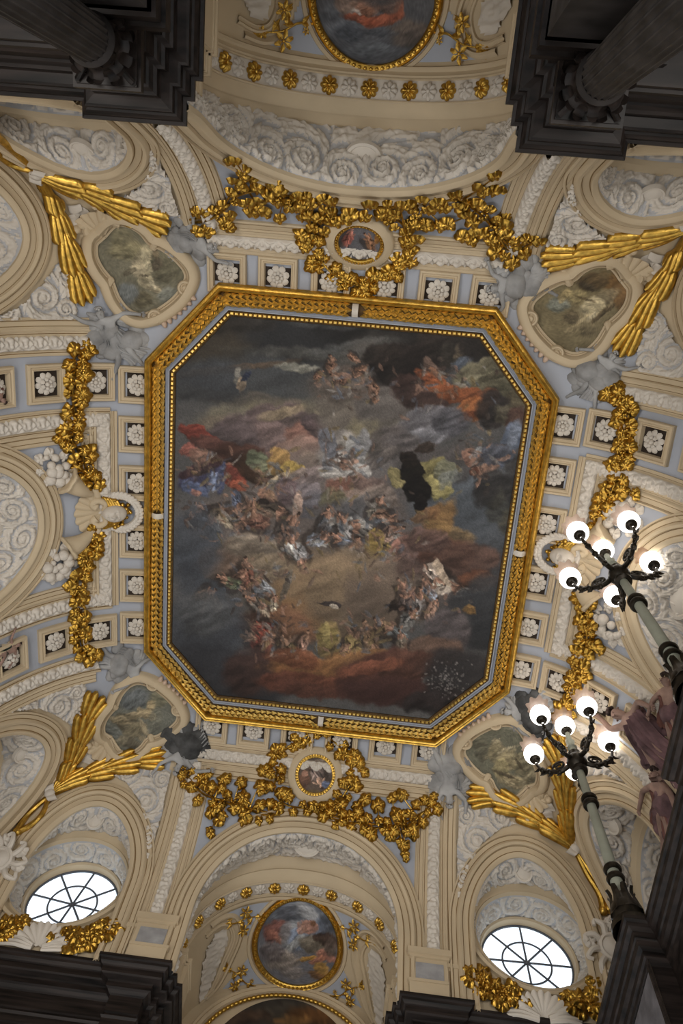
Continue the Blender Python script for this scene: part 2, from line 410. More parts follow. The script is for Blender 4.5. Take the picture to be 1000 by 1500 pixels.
def window_bay(side, cx, kind, idx):
    s, cx, zc_, w, h, n = [l for l in LUN if l[0] == side and l[1] == cx][0]
    arc, wi, hi, dv = lunette(side, cx, zc_, w, h, n, kind, 'x')
    d0, a = SCALE[side]
    dt = dv+.05                                         # plane of the round window's outer moulding
    sgn = 1 if cx > 0 else -1
    ocx = cx+sgn*(.19 if side in ('back', 'front') else .1); ocz = 13.22; ro = 1.31
    nm = 'trim_%d' % idx
    # carved soffit between the lunette moulding and the plane of the window
    N = 260
    A = inner_edge(side, cx, zc_-.35, N)
    def arcB(r, d):
        th = np.linspace(0.0, math.pi, N); return np.array([SIDE[side](ocx+r*math.cos(t), d, ocz-.05+r*math.sin(t)) for t in th])
    B = arcB(ro+.12, dt)
    L = np.linalg.norm(np.diff((A+B)/2, axis=0), axis=1).sum(); Wd = np.linalg.norm(A-B, axis=1).mean()
    cens = scroll_row(L, Wd, 6)
    rl = struct(relief_strip('lunette_soffit', A, B, ceiling, cens, .085, 36, np.array(SIDE[side](cx, d0-1, 12.6))))
    # oval blank shield in the middle of the soffit
    mid = (A[N//2]+B[N//2])/2; m = MB(); nn = np.array(SIDE[side](cx, d0-1.5, 11.8))-mid; nn /= np.linalg.norm(nn)
    mw = frame_at(mid, up=A[N//2]-B[N//2], n=nn)
    lathe(m, [(0, .10), (.12, .095), (.19, .06), (.21, .085), (.245, .085), (.26, .0)], 28)
    m.v[-1][:, 0] *= .8; m.v[-1][:, 1] *= .95
    struct(m.build('oval_shield', STUCCO, rl, mw=mw))
    # legs below the spring line and back wall
    for q in (0, -1):
        pts = [A[q], B[q]]; P2 = [np.array([p[0], p[1], ZB]) for p in pts]
        m = MB(); m.add([pts[0], pts[1], P2[1], P2[0]], [(0, 1, 2, 3)]); struct(m.build('lunette_jamb', CREAM, ceiling))
    # outer moulding of the window, deep splay, rim
    pr = [(ro+.30, dt+.03, 0, 0), (ro+.12, dt, 0, 0), (ro+.12, dt-.08, 0, 0), (ro+.06, dt-.10, 0, 0), (ro+.01, dt-.06, 0, 0), (ro-.02, dt+.02, 0, 0), (ro-.07, dt+.05, 0, 0), (ro-.10, dt+.02, 0, 0), (ro-.13, dt+.10, 0, 0)]
    win = struct(loft('window_%d' % idx if kind == 'glass' else nm, disc_loops(side, ocx, ocz, pr), CREAM, None))
    dg = dt+.92; gx = sgn*.02 if side in ('back', 'front') else 0; gz = .17; rg = .965
    R1, R2 = disc_loops(side, ocx, ocz, [(ro-.13, dt+.10, 0, 0), (rg+.10, dg-.16, gx, gz)], 320)
    R1 = np.vstack([R1, R1[:1]]); R2 = np.vstack([R2, R2[:1]])
    L = 2*math.pi*1.2
    struct(relief_strip('splay', R1, R2, win, [(-L/2+L*(k+.5)/12, .33+.1*(-1)**k, .34, (-1)**k) for k in range(12)], 0.06, 22, np.array(SIDE[side](ocx, dt+.5, ocz))))
    struct(loft('rim', disc_loops(side, ocx, ocz, [(rg+.11, dg-.17, gx, gz), (rg+.07, dg-.2, gx, gz), (rg+.03, dg-.17, gx, gz), (rg+.02, dg-.05, gx, gz), (rg, dg, gx, gz), (rg+.02, dg+.04, gx, gz), (1.62, dg+.11, gx, gz)]), CREAM, win))
    # wall behind the crescent down to the cornice
    Bw = arcB(ro+.13, dt+.01)
    m = MB(); P = list(Bw); n0 = len(P); lowp = [np.array([p[0], p[1], ZB]) for p in P]
    m.add(P+lowp, grid_faces(2, n0)); 
    # keep only the parts outside the circle: lower corners left and right
    m = MB(); th = np.linspace(math.pi, 2*math.pi, 40)
    C1 = np.array([SIDE[side](ocx+(ro+.12)*math.cos(t), dt, ocz+(ro+.12)*math.sin(t)) for t in th])
    C2 = np.array([[p[0], p[1], ZB+.03] for p in C1]); m.add(list(C1)+list(C2), grid_faces(2, 40)); struct(m.build('sill_wall', CREAM, win))
    if kind == 'glass':
        c = np.array(SIDE[side](ocx+gx, dg, ocz+gz)); S = lambda r, t, dd=0: np.array(SIDE[side](ocx+gx+r*math.cos(t), dg+dd, ocz+gz+r*math.sin(t)))
        t0 = math.radians(82 if sgn < 0 else 92)
        for k in range(8):
            a0 = t0+k*math.pi/4; a1 = a0+math.pi/4
            for (ra, rb) in ((.03, .52), (.52, rg+.02)):
                q = 6; m = MB(); ts = np.linspace(a0, a1, q)
                f1 = [S(ra, t, .01) for t in ts]+[S(rb, t, .01) for t in ts]; f2 = [S(ra, t, .022) for t in ts]+[S(rb, t, .022) for t in ts]
                F = [(i, i+1, q+i+1, q+i) for i in range(q-1)]
                m.add(f1+f2, F+[tuple(v+2*q for v in f) for f in F]); m.build('pane', PANE, win, smooth=False)
            m = MB(); tube(m, [S(.02, a0), S(rg, a0)], .024, 6); m.build('muntin', MUNT, win)
        m = MB(); tube(m, [S(.52, t) for t in np.linspace(0, 2*math.pi, 48, endpoint=False)], .022, 6, closed=True); m.build('muntin_ring', MUNT, win)
        m = MB(); tube(m, [S(rg, t) for t in np.linspace(0, 2*math.pi, 60, endpoint=False)], .03, 6, closed=True); m.build('window_rim', MUNT, win)
        m = MB(); ball(m, S(0, 0), .05, 10, 6); m.build('hub', MUNT, win)
    else:
        m = MB(); S = lambda r, t, dd=0: np.array(SIDE[side](ocx+gx+r*math.cos(t), dg+dd, ocz+gz+r*math.sin(t)))
        ts = np.linspace(0, 2*math.pi, 48, endpoint=False)
        m.add([S(0, 0)]+[S(rg+.05, t) for t in ts], [(0, 1+k, 1+(k+1) % 48) for k in range(48)]); struct(m.build('blind_panel', BLUE, win))
        m = MB(); mw = frame_at(S(0, 0, -.02), up=(0, 0, 1), n=np.array(SIDE[side](0, -1, 0)))
        lathe(m, [(0, .1), (.25, .09), (.4, .05), (.44, .09), (.52, .08), (.56, 0)], 28); struct(m.build('oval_shield', STUCCO, win, mw=mw))
    return win
window_bay('back', -4.74, 'glass', 1); window_bay('back', 4.74, 'glass', 2)
k = 1
for sd, cx in (('front', -4.74), ('front', 4.74), ('left', -5.5), ('left', 5.5), ('right', -5.5), ('right', 5.5)):
    window_bay(sd, cx, 'blind', k); k += 1
# ---- centre lunettes of the side walls: carved bell behind the moulding
def centre_lunette(side, idx):
    s, cx, zc_, w, h, n = [l for l in LUN if l[0] == side and l[1] == 0.0][0]
    arc, wi, hi, dv = lunette(side, cx, zc_, w, h, n, '', '')
    A = inner_edge(side, 0.0, zc_-.5, 340); B = arc(wi*.62, hi*.42, zc_-.1, dv+.25, 340, False)
    L = np.linalg.norm(np.diff((A+B)/2, axis=0), axis=1).sum(); Wd = np.linalg.norm(A-B, axis=1).mean()
    d0, a = SCALE[side]
    r = struct(relief_strip('trim_%d' % idx, A, B, None, scroll_row(L, Wd*.6, 8), .09, 70, np.array(SIDE[side](0, d0-1, 12.4))))
    m = MB(); c = B.mean(0); n0 = len(B); m.add(list(B)+[np.array([p[0], p[1], ZB]) for p in B], grid_faces(2, n0)); struct(m.build('lunette_wall', STUCCO, r))
    for q in (0, -1):
        pts = [A[q], B[q]]; P2 = [np.array([p[0], p[1], ZB]) for p in pts]
        m = MB(); m.add([pts[0], pts[1], P2[1], P2[0]], [(0, 1, 2, 3)]); struct(m.build('lunette_jamb', CREAM, r))
    mid = A[170]*.45+B[170]*.55; nn = np.array(SIDE[side](0, d0-1.5, 11.5))-mid; nn /= np.linalg.norm(nn); m = MB()
    lathe(m, [(0, .10), (.2, .09), (.30, .05), (.33, .10), (.40, .09), (.42, 0)], 28); m.v[-1][:, 1] *= .8
    struct(m.build('oval_shield', STUCCO, r, mw=frame_at(mid, up=A[170]-B[170], n=nn)))
centre_lunette('left', 7); centre_lunette('right', 8)
# ---- the two great arches
def rosette_mesh(name, mat, R=.11, petals=8, hgt=.05, hub=True, mat2=None):
    m = MB(); n = petals*6
    rr = [(0.0, .9), (.25, .75), (.55, 1.0), (.85, .75), (1.0, .15)]
    V = []
    for (q, hh) in rr:
        for k in range(n):
            t = 2*math.pi*k/n; lob = abs(math.cos(petals*t/2)); rad = q*(1-.22*(1-lob**.6)*q); V.append((R*rad*math.cos(t), R*rad*math.sin(t), hgt*(hh*(.45+.55*lob**.7) if q > 0 else hh)))
    m.add(V, grid_faces(len(rr), n, False, True))
    if hub: ball(m, (0, 0, hgt*.8), R*.24, 10, 6, sq=(1, 1, .8))
    return m.mesh(name, mat, smooth='all')
ROS_GOLD = rosette_mesh('gold_rosette', GOLD, .15, 8, .10)
ROS_WHITE = rosette_mesh('white_rosette', STUCCO, .14, 8, .07)
def great_arch(side, idx):
    s, cx, zc_, w, h, n = [l for l in LUN if l[0] == side and l[1] == 0.0][0]
    arc, wi, hi, dv = lunette(side, cx, zc_, w, h, n, '', '')
    root = None
    NA = 480
    def arcz(w_, h_, d, N=NA, z2=12.35, leg=True): return resample(arc(w_, h_, z2, d, 160, leg), N)
    A = inner_edge(side, 0.0, 11.2, NA); Bk = arcz(2.42, 2.75, 7.82)
    L = np.linalg.norm(np.diff((A+Bk)/2, axis=0), axis=1).sum()
    root = struct(relief_strip('trim_%d' % idx, A, Bk, None, scroll_row(L, .62, 14), .11, 56, np.array(SIDE[side](0, 5.8, 12.2))))
    # shell-topped vase in the middle of the carved band
    mid = A[NA//2]*.5+Bk[NA//2]*.5; nn = np.array(SIDE[side](0, 5.5, 11.5))-mid; nn /= np.linalg.norm(nn); m = MB()
    lathe(m, [(0, .09), (.12, .09), (.17, .06), (.19, .08), (.23, .07), (.25, 0)], 24); m.v[-1][:, 0] *= 1.3
    struct(m.build('oval_shield', STUCCO, root, mw=frame_at(mid, up=A[NA//2]-Bk[NA//2], n=nn)))
    prof = [(2.43, 2.76, 7.80), (2.43, 2.76, 7.72), (2.40, 2.70, 7.70), (2.38, 2.62, 7.74), (2.37, 2.55, 7.86), (2.36, 2.45, 7.9), (2.35, 2.40, 7.88), (2.33, 2.33, 7.93), (2.33, 2.28, 8.02), (2.33, 2.25, 8.10)]
    loops = [arcz(a, b, d, 120) for a, b, d in prof]
    struct(loft('arch_moulding', loops, CREAM, root, closed=False))
    w3, h3 = 2.33, 2.25
    b0, b1 = 8.08, 8.46
    struct(loft('rosette_band', [arcz(w3, h3, b0, 120), arcz(w3, h3, b1, 120)], STUCCO, root, closed=False))
    prof = [(w3, h3, b1), (w3-.02, h3-.02, b1), (w3-.03, h3-.03, b1+.03), (w3-.01, h3-.01, b1+.06), (w3+.0, h3+.0, b1+.09), (w3-.03, h3-.02, b1+.12), (w3-.03, h3-.02, b1+.16), (w3-.0, h3+.02, b1+.18), (w3-.0, h3+.02, b1+.30)]
    struct(loft('arch_moulding', [arcz(a, b, d, 120) for a, b, d in prof], CREAM, root, closed=False))
    for bb in (b0+.02, b1-.02):
        P = arcz(w3-.012, h3-.012, bb, 120); m = MB(); tube(m, P, .022, 6); struct(m.build('band_edge', CREAM, root))
    # rosettes, alternately gilt and white
    P = arcz(w3, h3, (b0+b1)/2, 400, 12.35, False); P = resample(P, 23); Tn = tangents(P)
    ax = np.array(SIDE[side](0, 1, 0))
    for k in range(1, 22):
        nn = np.cross(Tn[k], ax); nn /= np.linalg.norm(nn)
        if np.dot(nn, np.array(SIDE[side](0, 8, 12.35))-P[k]) < 0: nn = -nn
        me = ROS_GOLD if k % 2 else ROS_WHITE
        struct(obj('gold_rosette' if k % 2 else 'white_rosette', me, root, frame_at(P[k]+nn*.004, up=ax, n=nn)))
    return root, arcz, w3, h3
ga_back = great_arch('back', 9); ga_front = great_arch('front', 10)
# ---- sloping vault of the niche behind each great arch, with an arched wall painting at its back
NW, ND0, ND1, NZC = 2.33, 8.60, 10.4, 12.35
def niche_z(x, d): return NZC+(14.62-.50*(d-8.7)-NZC)*max(0.0, 1-(min(abs(x), NW)/NW)**2.2)**(1/2.2)
def niche_P(side, x, d, h=0.0):
    P = np.array(SIDE[side](x, d, niche_z(x, d)))
    e = .01; a = np.array(SIDE[side](x+e, d, niche_z(x+e, d)))-P; b = np.array(SIDE[side](x, d+e, niche_z(x, d+e)))-P
    n = np.cross(a, b); n /= np.linalg.norm(n)
    if n[2] > 0: n = -n
    return P+n*h, n
def niche(side, idx):
    m = MB(); N = 90; rows = []
    for d in np.linspace(ND0, ND1, 8):
        L = []
        for t in np.linspace(0, math.pi, N):
            c, q = math.cos(t), math.sin(t); hh = 14.62-.50*(d-8.7)-NZC; R = 1/((abs(c)/NW)**2.2+(q/hh)**2.2)**(1/2.2); L.append(SIDE[side](R*c, d, NZC+R*q))
        rows.append(np.array([SIDE[side](NW, d, 8.0)]+L+[SIDE[side](-NW, d, 8.0)]))
    V = np.concatenate(rows); m.add(V, grid_faces(8, N+2)); wallo = struct(m.build('wall_%s' % side, CREAM, None, smooth='all'))
    # arched gilt border and the dark painting on the end wall
    L = [(1.95*math.cos(t), 12.0+1.62*math.sin(t)) for t in np.linspace(0, math.pi, 60)]
    P = resample(place(side, L, ND1-.03), 90); Nn = np.array([SIDE[side](0, -1, 0)]*90)
    m = MB(); sweep(m, P, Nn, [(-.02, 0), (0, .09), (.03, .06), (.10, .08), (.14, .05), (.17, .10), (.20, 0)][::1]); struct(m.build('arch_border_moulding', CREAM, wallo))
    Q = resample(place(side, [(1.86*math.cos(t), 12.0+1.53*math.sin(t)) for t in np.linspace(0, math.pi, 60)], ND1-.09), 54)
    Tn = tangents(Q)
    for k in range(1, 53):
        n_ = np.array(SIDE[side](0, -1, 0), float); struct(obj('gilt_bead', BEAD, wallo, frame_at(Q[k], up=Tn[k], n=n_)))
    m = MB(); m.box(*[tuple(np.minimum(SIDE[side](-2.6, ND1, 7.5), SIDE[side](2.6, ND1+.2, 15))), tuple(np.maximum(SIDE[side](-2.6, ND1, 7.5), SIDE[side](2.6, ND1+.2, 15)))])
    struct(m.build('end_wall', CREAM, wallo, smooth=False))
    return wallo
_m = MB(); ball(_m, (0, 0, .02), .05, 8, 6, sq=(1, 1.5, .9)); BEAD = _m.mesh('gilt_bead', GOLD, smooth='all')
wall_back = niche('back', 1); wall_front = niche('front', 2)
# ---- entablature: dark stone cornice broken forward over the piers
ENT = [(0.50, .0), (-.02, 0), (-.02, -.06), (.02, -.075), (.03, -.12), (.07, -.17), (.10, -.18), (.10, -.29), (.13, -.31), (.24, -.33), (.25, -.36), (.25, -.46), (.29, -.48), (.33, -.53), (.36, -.55), (.36, -.86), (.39, -.88), (.37, -.95), (.33, -.96), (.36, -1.0), (.36, -1.14), (.40, -1.15), (.40, -1.28), (.95, -1.28)]
def entablature(name, path, z, prof, mat, zs=1.0, ds=1.0, end=None):
    """plan polyline walked so that the room lies on the right-hand side"""
    P = np.array([(x, y, z) for x, y in path], float); N = np.array([[0, 0, 1.0]]*len(P)); m = MB()
    n = len(P); k = len(prof); V = []
    for i in range(n):
        a = P[i]-P[i-1] if i else P[1]-P[0]; b = P[i+1]-P[i] if i < n-1 else P[-1]-P[-2]
        a /= np.linalg.norm(a); b /= np.linalg.norm(b)
        la = np.array([-a[1], a[0], 0]); lb = np.array([-b[1], b[0], 0]); l = la+lb; l = l/max(np.dot(l, la), .3)
        for (d, h) in prof: V.append(P[i]+l*d*ds+np.array([0, 0, h*zs]))
    m.add(V, grid_faces(n, k)); return struct(m.build(name, mat, None, smooth=False))
def wall_path(s, sg):        # s=+1 back wall walked from left to right .. mirrored for the front
    pts = [(-7.2, 7.32), (-3.49, 7.32), (-3.49, 7.12), (-2.15, 7.12), (-2.15, 7.42), (-2.05, 7.42), (-2.05, 7.66), (-1.95, 7.66), (-1.95, 8.9)]
    return pts
bp = wall_path(1, 1)
# room on the right when walking +x along y>0 needs left normal pointing to +y: (-a_y, a_x) for a=(1,0) is (0,1) -> into the wall
entablature('trim_11', bp, 11.26, ENT, DARK)
entablature('trim_12', [(-x, y) for x, y in bp][::-1], 11.26, ENT, DARK)
entablature('trim_13', [(x, -y) for x, y in bp][::-1], 11.26, ENT, DARK)
entablature('trim_14', [(-x, -y) for x, y in bp], 11.26, ENT, DARK)
# side walls: cornice under the cove
entablature('trim_15', [(-6.85, -7.6), (-6.85, 7.6)], 11.26, ENT, DARK)
entablature('trim_16', [(6.85, 7.6), (6.85, -7.6)], 11.26, ENT, DARK)
# lower walls and floor
m = MB(); m.box((-9, -12, -1.7), (9, 12, -1.6)); floor = struct(m.build('floor', STONEF, smooth=False))
def wallbox(name, lo, hi, mat=WALLM):
    m = MB(); m.box(lo, hi); return struct(m.build(name, mat, None, smooth=False))
wallbox('wall_left', (-7.9, -9.2, -1.6), (-7.6, 9.2, 10.6)); wallbox('wall_right', (7.6, -9.2, -1.6), (7.9, 9.2, 10.6))
for nm, y0, y1 in (('wall_south', 8.0, 8.3), ('wall_north', -8.5, -8.25)):
    m = MB()
    for x0, x1 in ((-7.6, -2.3), (2.3, 7.6)): m.box((x0, y0, -1.6), (x1, y1, 11.0))
    struct(m.build(nm, DARKC, None, smooth=False))
# added unseen shell behind the vault blocks sky light except at the round windows
m = MB(); m.box((-8.6, -11.8, 16.6), (8.6, 8.46, 16.9)); m.box((-3.2, 8.46, 16.6), (3.2, 11.4, 16.9)); roof = struct(m.build('roof', WALLM, ceiling, smooth=False))
m = MB()
for lo, hi in (((-8.6, -11.8, 8), (-8.4, 8.6, 16.7)), ((8.4, -11.8, 8), (8.6, 8.6, 16.7)), ((-8.6, -11.8, 8), (8.6, -11.6, 16.7)), ((-3.1, 11.2, 8), (3.1, 11.4, 16.7)), ((-3.2, 8.4, 8), (-3.0, 11.4, 16.7)), ((3.0, 8.4, 8), (3.2, 11.4, 16.7))): m.box(lo, hi)
struct(m.build('light_shell', WALLM, ceiling, smooth=False))
for sx in (-1, 1):
    m = MB(); n = 72; C = np.array([sx*4.95, 8.43, 13.39]); V = []
    for r in (1.6, None):
        for k in range(n):
            t = 2*math.pi*k/n; c, q = math.cos(t), math.sin(t)
            if r is None:
                e = min((3.6 if c*sx > 0 else 1.93)/max(abs(c), 1e-6), (3.4 if q > 0 else 5.5)/max(abs(q), 1e-6)); V.append(C+np.array([e*c, 0, e*q]))
            else: V.append(C+np.array([r*c, 0, r*q]))
    m.add(V, grid_faces(2, n, False, True)); struct(m.build('window_wall', WALLM, ceiling, smooth=False))
# ================================================================ THE PAINTED CEILING
PK = 1.25
def project(P):
    X = (np.asarray(P)-CAM)@RM.T; return X[..., :2]/X[..., 2:]*FPX+np.array([500, 750])
def lin(c): c = np.asarray(c, float)/255; return np.where(c <= .04045, c/12.92, ((c+.055)/1.055)**2.4)
def paint(uv, base, strokes, seed=1, warp=5.0, grain=.10, sat=.88, val=.95):
    """oil painting: soft brush strokes (x, y, rx, ry, angle, colour, opacity, softness) laid over a base colour"""
    x, y = uv[:, 0], uv[:, 1]
    wx = (fbm(x/34, y/34, seed)-.47)*warp*2.4+(fbm(x/6, y/6, seed+3)-.47)*warp*.75
    wy = (fbm(x/34, y/34, seed+7)-.47)*warp*2.4+(fbm(x/6, y/6, seed+11)-.47)*warp*.75
    X, Y = x+wx, y+wy
    col = np.tile(np.asarray(base, float), (len(x), 1))
    col *= (.82+.4*fbm(x/50, y/30, seed+2))[:, None]
    for (sx, sy, rx, ry, an, c, op, so) in strokes:
        so = so*.72
        R = max(rx, ry)*(1+so)+2; k = np.nonzero((abs(X-sx) < R) & (abs(Y-sy) < R))[0]
        if not len(k): continue
        a = math.radians(an); ca, sa = math.cos(a), math.sin(a); dx, dy = X[k]-sx, Y[k]-sy
        u = (dx*ca+dy*sa)/rx; v = (-dx*sa+dy*ca)/ry; R0 = (rx*ry)**.5; sd_ = int(abs(sx*3+sy)) % 97
        d = np.sqrt(u*u+v*v)+(fbm(X[k]/(R0*.55), Y[k]/(R0*.55), sd_, 3)-.47)*(.75 if R0 > 5 else .35)
        al = np.clip((1+so*.5-d)/max(so, .05), 0, 1); al = al*al*(3-2*al)*op
        fold = fbm((u*rx*.35+v*ry*.9)/max(1.6, R0*.22), (u*rx-v*ry*.3)/max(3, R0*.8), sd_+5, 3)-.47
        sh = 1+.20*np.clip(-v*.8+u*.25, -1, 1)+(.95 if R0 < 40 else .5)*fold
        col[k] = col[k]*(1-al[:, None])+np.asarray(c, float)*sh[:, None]*al[:, None]
    fl = fbm(x/26, y/26, seed+31, 2)*9.0; fx, fy = np.cos(fl), np.sin(fl); u_, v_ = x*fx+y*fy, y*fx-x*fy
    col *= (.80+.42*fbm(u_/11, v_/3.2, seed+41, 3))[:, None]
    mean = col.mean(1, keepdims=True); col = (mean+(col-mean)*sat)*val
    col *= (1+grain*(fbm(x/1.6, y/1.6, seed+21, 3)-.45)*2)[:, None]
    return lin(np.clip(col, 0, 255))*PK
def canvas(name, P, faces, colors, parent=None):
    me = bpy.data.meshes.new(name); me.from_pydata(np.asarray(P).tolist(), [], faces); me.materials.append(PAINT)
    ca = me.color_attributes.new('paint', 'FLOAT_COLOR', 'POINT')
    ca.data.foreach_set('color', np.concatenate([colors, np.ones((len(colors), 1))], 1).astype(np.float32).ravel()); me.update()
    return obj(name, me, parent)
FL, WHT, GRY, RED, BLU, GRN, YEL, ORA, BRN, DRK = (158,112,88), (158,150,140), (112,104,102), (122,50,38), (84,94,124), (96,98,70), (156,126,58), (142,78,40), (88,62,48), (36,31,29)
def figure_strokes(x, y, s, an, robe, robe2=None, fl=FL, seed=0):
    """a painted figure about 2*s long: drapery, torso, head, arms and legs"""
    r = random.Random(seed+int(x*7+y)); a = math.radians(an); c, q = math.cos(a), math.sin(a)
    def p(u, v): return (x+(u*c-v*q)*s, y+(u*q+v*c)*s)
    L = []; dk = tuple(v*.42 for v in robe)
    L.append((*p(.35, .42), .95*s, .42*s, an+r.uniform(-20, 20), (48, 38, 33), .6, .7))
    L.append((*p(.42, .06), .72*s, .46*s, an+r.uniform(-25, 25), robe, .92, .4))
    if robe2: L.append((*p(.1, -.3), .5*s, .2*s, an+30, robe2, .8, .4))
    for k in range(3): L.append((*p(r.uniform(.1, .9), r.uniform(-.2, .4)), r.uniform(.25, .5)*s, .07*s, an+r.uniform(-50, 50), dk, .75, .5))
    for k in range(3): L.append((*p(r.uniform(.1, .9), r.uniform(-.35, .25)), r.uniform(.2, .45)*s, .06*s, an+r.uniform(-50, 50), tuple(min(255, v*1.5) for v in robe), .8, .5))
    L.append((*p(-.25, 0), .30*s, .21*s, an, fl, .9, .35)); L.append((*p(-.2, .13), .24*s, .08*s, an, tuple(v*.55 for v in fl), .7, .5)); L.append((*p(-.28, -.1), .16*s, .06*s, an, tuple(min(255, v*1.22) for v in fl), .8, .5))
    hy = r.uniform(-.1, .1); L.append((*p(-.68, hy), .14*s, .125*s, an, tuple(min(255, v*1.04) for v in fl), .95, .3)); L.append((*p(-.78, hy), .12*s, .09*s, an+60, (56, 40, 31), .9, .3))
    for k in range(2): L.append((*p(-.3+r.uniform(-.1, .15), (-.33, .3)[k]), .25*s, .075*s, an+r.uniform(-60, 60), tuple(v*.93 for v in fl), .85, .35))
    L.append((*p(1.0, r.uniform(-.15, .2)), .3*s, .08*s, an+r.uniform(-30, 30), tuple(v*.88 for v in fl), .8, .35))
    return L
CW, CD, CC = 3.60, 4.36, 1.13            # half width, half depth and corner cut of the canvas
S = []
A = lambda *a: S.append(a)
# dark upper sky and clouds
A(450,490,260,62,4,(42,42,44),.9,.8); A(300,505,62,40,0,(60,51,39),.8,.9); A(620,480,180,40,6,(36,33,31),.9,.8); A(400,560,130,34,6,(66,68,70),.8,.8)
A(350,585,110,12,8,(80,70,58),.6,.9); A(330,540,110,5,-6,(98,72,48),.6,.9); A(470,520,120,9,4,(86,84,78),.7,.9); A(520,508,60,10,-8,(92,92,90),.6,.8); A(480,475,110,6,3,(70,70,70),.7,.9)
A(300,560,60,30,0,(56,58,62),.8,.8); A(345,470,60,20,0,(52,46,40),.7,.8)
A(435,537,30,6,4,(142,138,122),.85,.6); A(348,548,5,12,10,(130,124,112),.85,.5); A(353,562,7,10,-10,(134,112,88),.85,.4); A(360,552,4,9,40,(40,46,66),.9,.4)
A(395,612,120,24,-6,(120,108,82),.65,.9); A(320,628,46,16,-10,(98,84,70),.7,.8)
A(368,625,46,24,-5,(92,76,76),.9,.4); A(415,618,48,28,4,(96,78,76),.9,.4); A(405,645,56,24,6,(112,90,86),.9,.4); A(340,640,38,20,0,(84,70,70),.9,.4)
A(448,640,30,28,10,(146,98,82),.95,.35); A(438,664,40,22,-6,(136,100,86),.95,.35); A(455,676,22,14,0,(168,136,108),.8,.5); A(470,625,30,16,20,(88,72,74),.9,.4); A(410,606,34,8,-14,(158,136,100),.7,.7); A(478,606,18,7,10,(178,158,120),.8,.6)
A(500,600,26,34,30,(96,92,92),.7,.6)
# mid-tone cloud that carries the company
A(480,740,150,80,0,(100,88,82),.85,.9); A(370,785,90,60,0,(98,86,80),.8,.9); A(600,840,80,60,0,(92,80,75),.8,.9); A(560,690,80,50,0,(98,92,91),.8,.9); A(540,570,90,60,0,(96,88,80),.75,.9)
# upper middle cloud with cherubs
A(525,600,60,60,0,(112,100,88),.85,.7); A(545,640,50,26,-8,(128,116,86),.8,.7); A(560,585,40,40,0,(98,90,86),.8,.6); A(500,560,40,26,0,(88,76,68),.8,.7)
for (x,y,s,a) in ((486,530,15,80),(496,552,13,20),(532,542,15,150),(545,562,13,60),(520,525,12,200),(548,578,11,90),(470,548,11,140)): S += figure_strokes(x,y,s,a,(118,82,62),None,(146,104,80),1)
A(590,535,44,30,-10,(36,29,26),.95,.4); A(560,525,30,20,0,(44,36,31),.9,.5); A(640,505,36,34,0,(52,43,38),.9,.5); A(665,520,24,18,0,(64,58,50),.7,.6); A(672,512,7,14,20,(132,112,86),.8,.5); A(676,532,15,10,-20,(86,96,112),.8,.5); A(630,535,14,8,40,(126,96,80),.7,.5)
A(618,575,44,26,8,(70,48,42),.9,.4); A(700,490,50,34,10,(46,40,37),.9,.6); A(740,520,40,26,30,(50,44,40),.9,.6)
A(712,552,52,24,-14,(106,98,74),.95,.3); A(745,565,38,22,22,(98,92,70),.95,.3); A(690,560,40,9,-18,(128,120,92),.8,.5); A(735,545,40,6,-20,(70,64,48),.8,.5); A(760,590,22,20,20,(88,78,58),.9,.4)
A(633,555,26,10,28,(140,70,38),.95,.3); A(652,572,30,12,22,(150,78,42),.95,.3); A(676,580,36,12,8,(132,68,36),.95,.3); A(688,602,26,17,-16,(152,84,42),.95,.3); A(680,612,20,6,-20,(96,48,28),.8,.5); A(640,545,16,6,20,(160,104,72),.7,.5)
A(715,580,14,12,0,(122,70,46),.9,.4); A(722,600,22,30,10,(46,40,38),.9,.5); A(745,612,24,14,30,(92,84,66),.8,.5); A(760,620,18,24,0,(70,46,40),.8,.5)
A(600,640,44,22,-8,(92,80,76),.9,.4); A(632,620,42,26,-6,(96,92,96),.92,.4); A(620,638,44,14,-10,(124,122,128),.85,.5); A(660,618,26,18,10,(82,80,86),.9,.5); A(572,652,40,26,0,(86,78,76),.85,.5)
A(560,672,26,10,-30,(100,90,84),.7,.5)
# the dark figure with the yellow drape, the blue sky behind
A(690,740,80,56,0,(78,84,92),.9,.7); A(720,800,60,40,0,(70,74,80),.85,.7); A(640,680,60,30,0,(74,68,66),.8,.7)
A(622,688,34,14,-25,(128,116,66),.95,.3); A(582,702,16,10,50,(138,124,74),.9,.4); A(640,714,22,18,20,(158,144,82),.95,.3); A(650,690,14,18,30,(120,118,92),.9,.4); A(658,700,22,10,-40,(116,118,112),.7,.5)
A(604,690,16,26,-20,(27,23,20),.97,.25); A(612,718,20,20,20,(24,20,18),.97,.25); A(616,738,10,14,0,(24,20,18),.97,.25); A(598,672,12,12,0,(34,27,22),.95,.3); A(622,655,16,9,-10,(58,46,38),.9,.4)
A(745,650,14,34,24,(88,98,118),.95,.35); A(752,636,8,24,20,(112,120,136),.8,.5); A(690,668,14,12,0,(150,104,84),.9,.35); A(702,692,13,10,30,(160,112,90),.9,.35); A(715,684,16,8,-30,(150,108,86),.85,.4); A(698,662,12,5,-30,(160,160,160),.7,.5); A(722,664,22,14,-20,(74,76,86),.9,.4); A(692,690,8,7,0,(84,48,36),.9,.4)
A(722,716,28,26,0,(46,43,42),.9,.5); A(740,740,24,30,30,(64,62,54),.7,.7); A(752,700,16,40,0,(52,50,50),.8,.6); A(748,770,18,22,0,(74,68,54),.7,.7)
